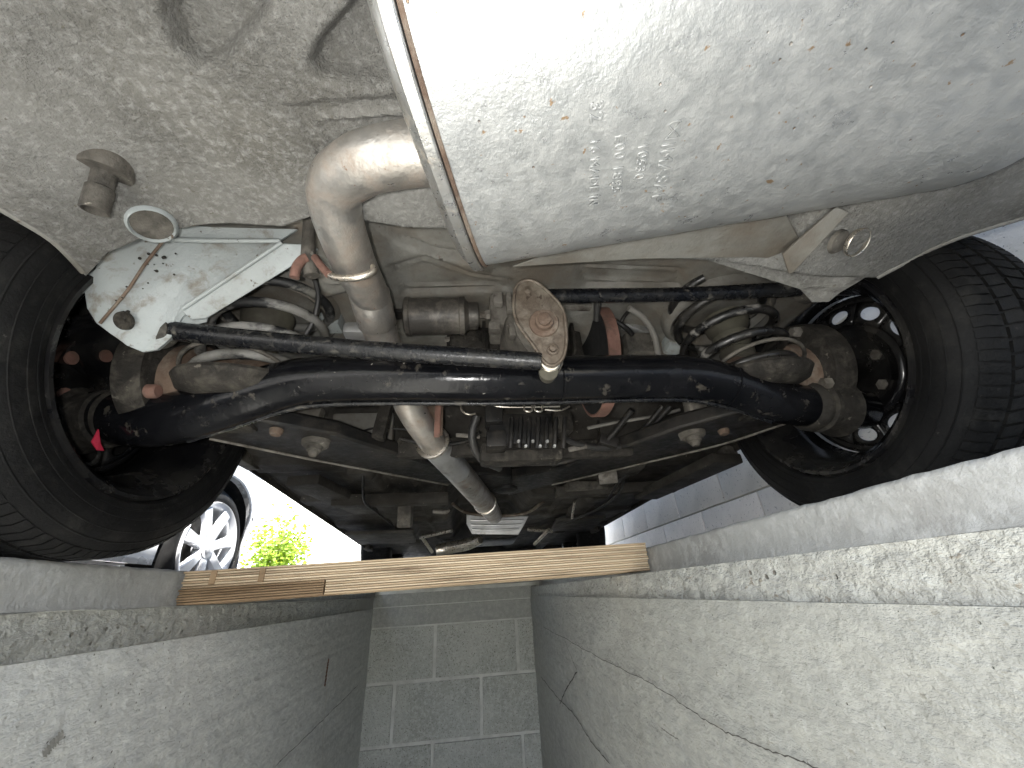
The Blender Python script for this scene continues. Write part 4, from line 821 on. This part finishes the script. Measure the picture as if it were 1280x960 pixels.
def alloy(cy, x, sgn):
    c = V3((x-sgn*.005, cy, scz(hz))); T = lambda q: V3((c.x+sgn*q[0], c.y+q[1], c.z+q[2]))
    rim = B().lathe(c, (sgn, 0, 0), [(-.12, .178), (-.02, .182), (-.008, .190), (.004, .205), (.006, .213), (0, .216), (-.02, .214), (-.14, .213)], 64, caps=False)
    wh = rim.build('wheel', 'alloy', sc, 40)
    B().lathe(c, (sgn, 0, 0), [(-.15, .214), (-.012, .2145), (-.002, .225), (.001, .245), (-.012, .272), (-.03, .288), (-.06, .2945), (-.15, .2945)], 72, caps=False).build('tyre', 'rubber', wh, 40)
    for k in range(7):
        a = 2*math.pi*k/7+.25; ca, sa = math.cos(a), math.sin(a)
        V = []
        for r, wd, h in ((.03, .03, -.012), (.08, .025, -.004), (.14, .027, .0), (.190, .036, -.002)):
            for e, hh in ((-1, h-.022), (-.8, h), (.8, h), (1, h-.022)):
                V.append(T((hh, r*ca-e*wd*sa, r*sa+e*wd*ca)))
        B().add(V, [(i*4+j, i*4+j+1, i*4+5+j, i*4+4+j) for i in range(3) for j in range(3)]+[(0, 1, 2, 3), (12, 15, 14, 13)]).build('spoke', 'alloy', wh, 30, bev=.002)
    B().lathe(c, (sgn, 0, 0), [(-.05, .058), (-.014, .056), (-.006, .05), (-.004, .03), (.004, .028), (.006, .024), (.006, 0)], 36).build('hub_cap', 'alloy', wh, 40)
    for k in range(5):
        a = 2*math.pi*k/5+.1; B().lathe(T((-.006, .042*math.cos(a), .042*math.sin(a))), (sgn, 0, 0), [(-.002, .010), (.0, .0095), (.0, .0075), (-.004, .0075), (-.003, 0)], 14).build('lug_hole', 'black_metal', wh, 40)
    B().lathe(c, (sgn, 0, 0), [(-.085, 0), (-.085, .14), (-.075, .145), (-.07, .145), (-.07, .06), (-.07, 0)], 40).build('brake_disc', 'cast_metal', wh, 40)
for cy in (SY, RY):
    alloy(cy, SX-.02, 1); alloy(cy, SX-1.60, -1)
# leafy shrub, and a house added as a white backdrop over the bluer sky
def shrub(name, c, h, wd, n, label, seed):
    rnd = random.Random(seed); root = thing(name, c, label, 'shrub', 'shrubs beside the drive'); c = V3(c)
    st = B(); tips = []
    for k in range(11):
        a = rnd.uniform(0, 6.28); l = rnd.uniform(.25, 1)*wd*.9; hh = h*rnd.uniform(.55, 1.0)*(1-.3*l/wd)
        e = c+V3((l*math.cos(a), l*math.sin(a)*.8, hh)); m_ = c+V3((l*.35*math.cos(a), l*.35*math.sin(a), hh*.55)); st.tube([c, m_, e], [.012, .008, .003], 6, sub=4)
        for t in range(10): u = .3+.7*t/9; tips.append(c.lerp(m_, u*2) if u < .5 else m_.lerp(e, u*2-1))
    st.build('stem', 'bark', root, 60)
    lf = B()
    for i in range(n):
        p = rnd.choice(tips)+V3((rnd.gauss(0, .07), rnd.gauss(0, .07), rnd.gauss(0, .06))); s = rnd.uniform(.018, .036)
        u = V3((rnd.gauss(0, 1), rnd.gauss(0, 1), rnd.gauss(0, .5))).normalized(); v = u.cross(V3((rnd.gauss(0, 1), rnd.gauss(0, 1), rnd.gauss(0, 1)))).normalized(); nn = u.cross(v)*s*.2
        lf.add([p-u*s, p-v*s*.5-u*s*.2+nn, p+u*s*.3-v*s*.45+nn, p+u*s, p+u*s*.3+v*s*.45+nn, p+v*s*.5-u*s*.2+nn], [(0, 1, 2, 3), (0, 3, 4, 5)])
    lf.build('foliage', 'leaf', root)
q = at(338, 735, Y=4.6); shrub('shrub', (q.x, 4.6, -.1), 1.02, .30, 2600, 'sunlit yellow green shrub seen between the silver car and the sill', 3)
q = at(418, 700, Y=7.6); shrub('shrub', (q.x, 7.6, -.1), .42, .30, 500, 'small faint shrub at the foot of the white wall near the front tyre', 5)
hw = thing('backdrop_house', (-5.5, 10, -.1), 'white house wall added as a backdrop to whiten the bright gap left of the car', 'house')
B().box((-5.5, 10.2, 2.5), (11, .3, 5.2)).build('wall', 'render_white', hw, bev=.02)
B().prism([(-11.3, 9.7, 5.1), (-11.3, 13.5, 7.2), (-11.3, 17, 5.1)], (11.6, 0, 0)).build('roof', 'dusty_metal', hw)
for x in (-9.6, -1.2):
    wn = B().box((x, 10.03, 1.9), (1.1, .06, 1.3), bev=.01).build('window', 'render_white', hw); B().box((x, 9.995, 1.9), (.95, .012, 1.15)).build('pane', 'glass_dark', wn)
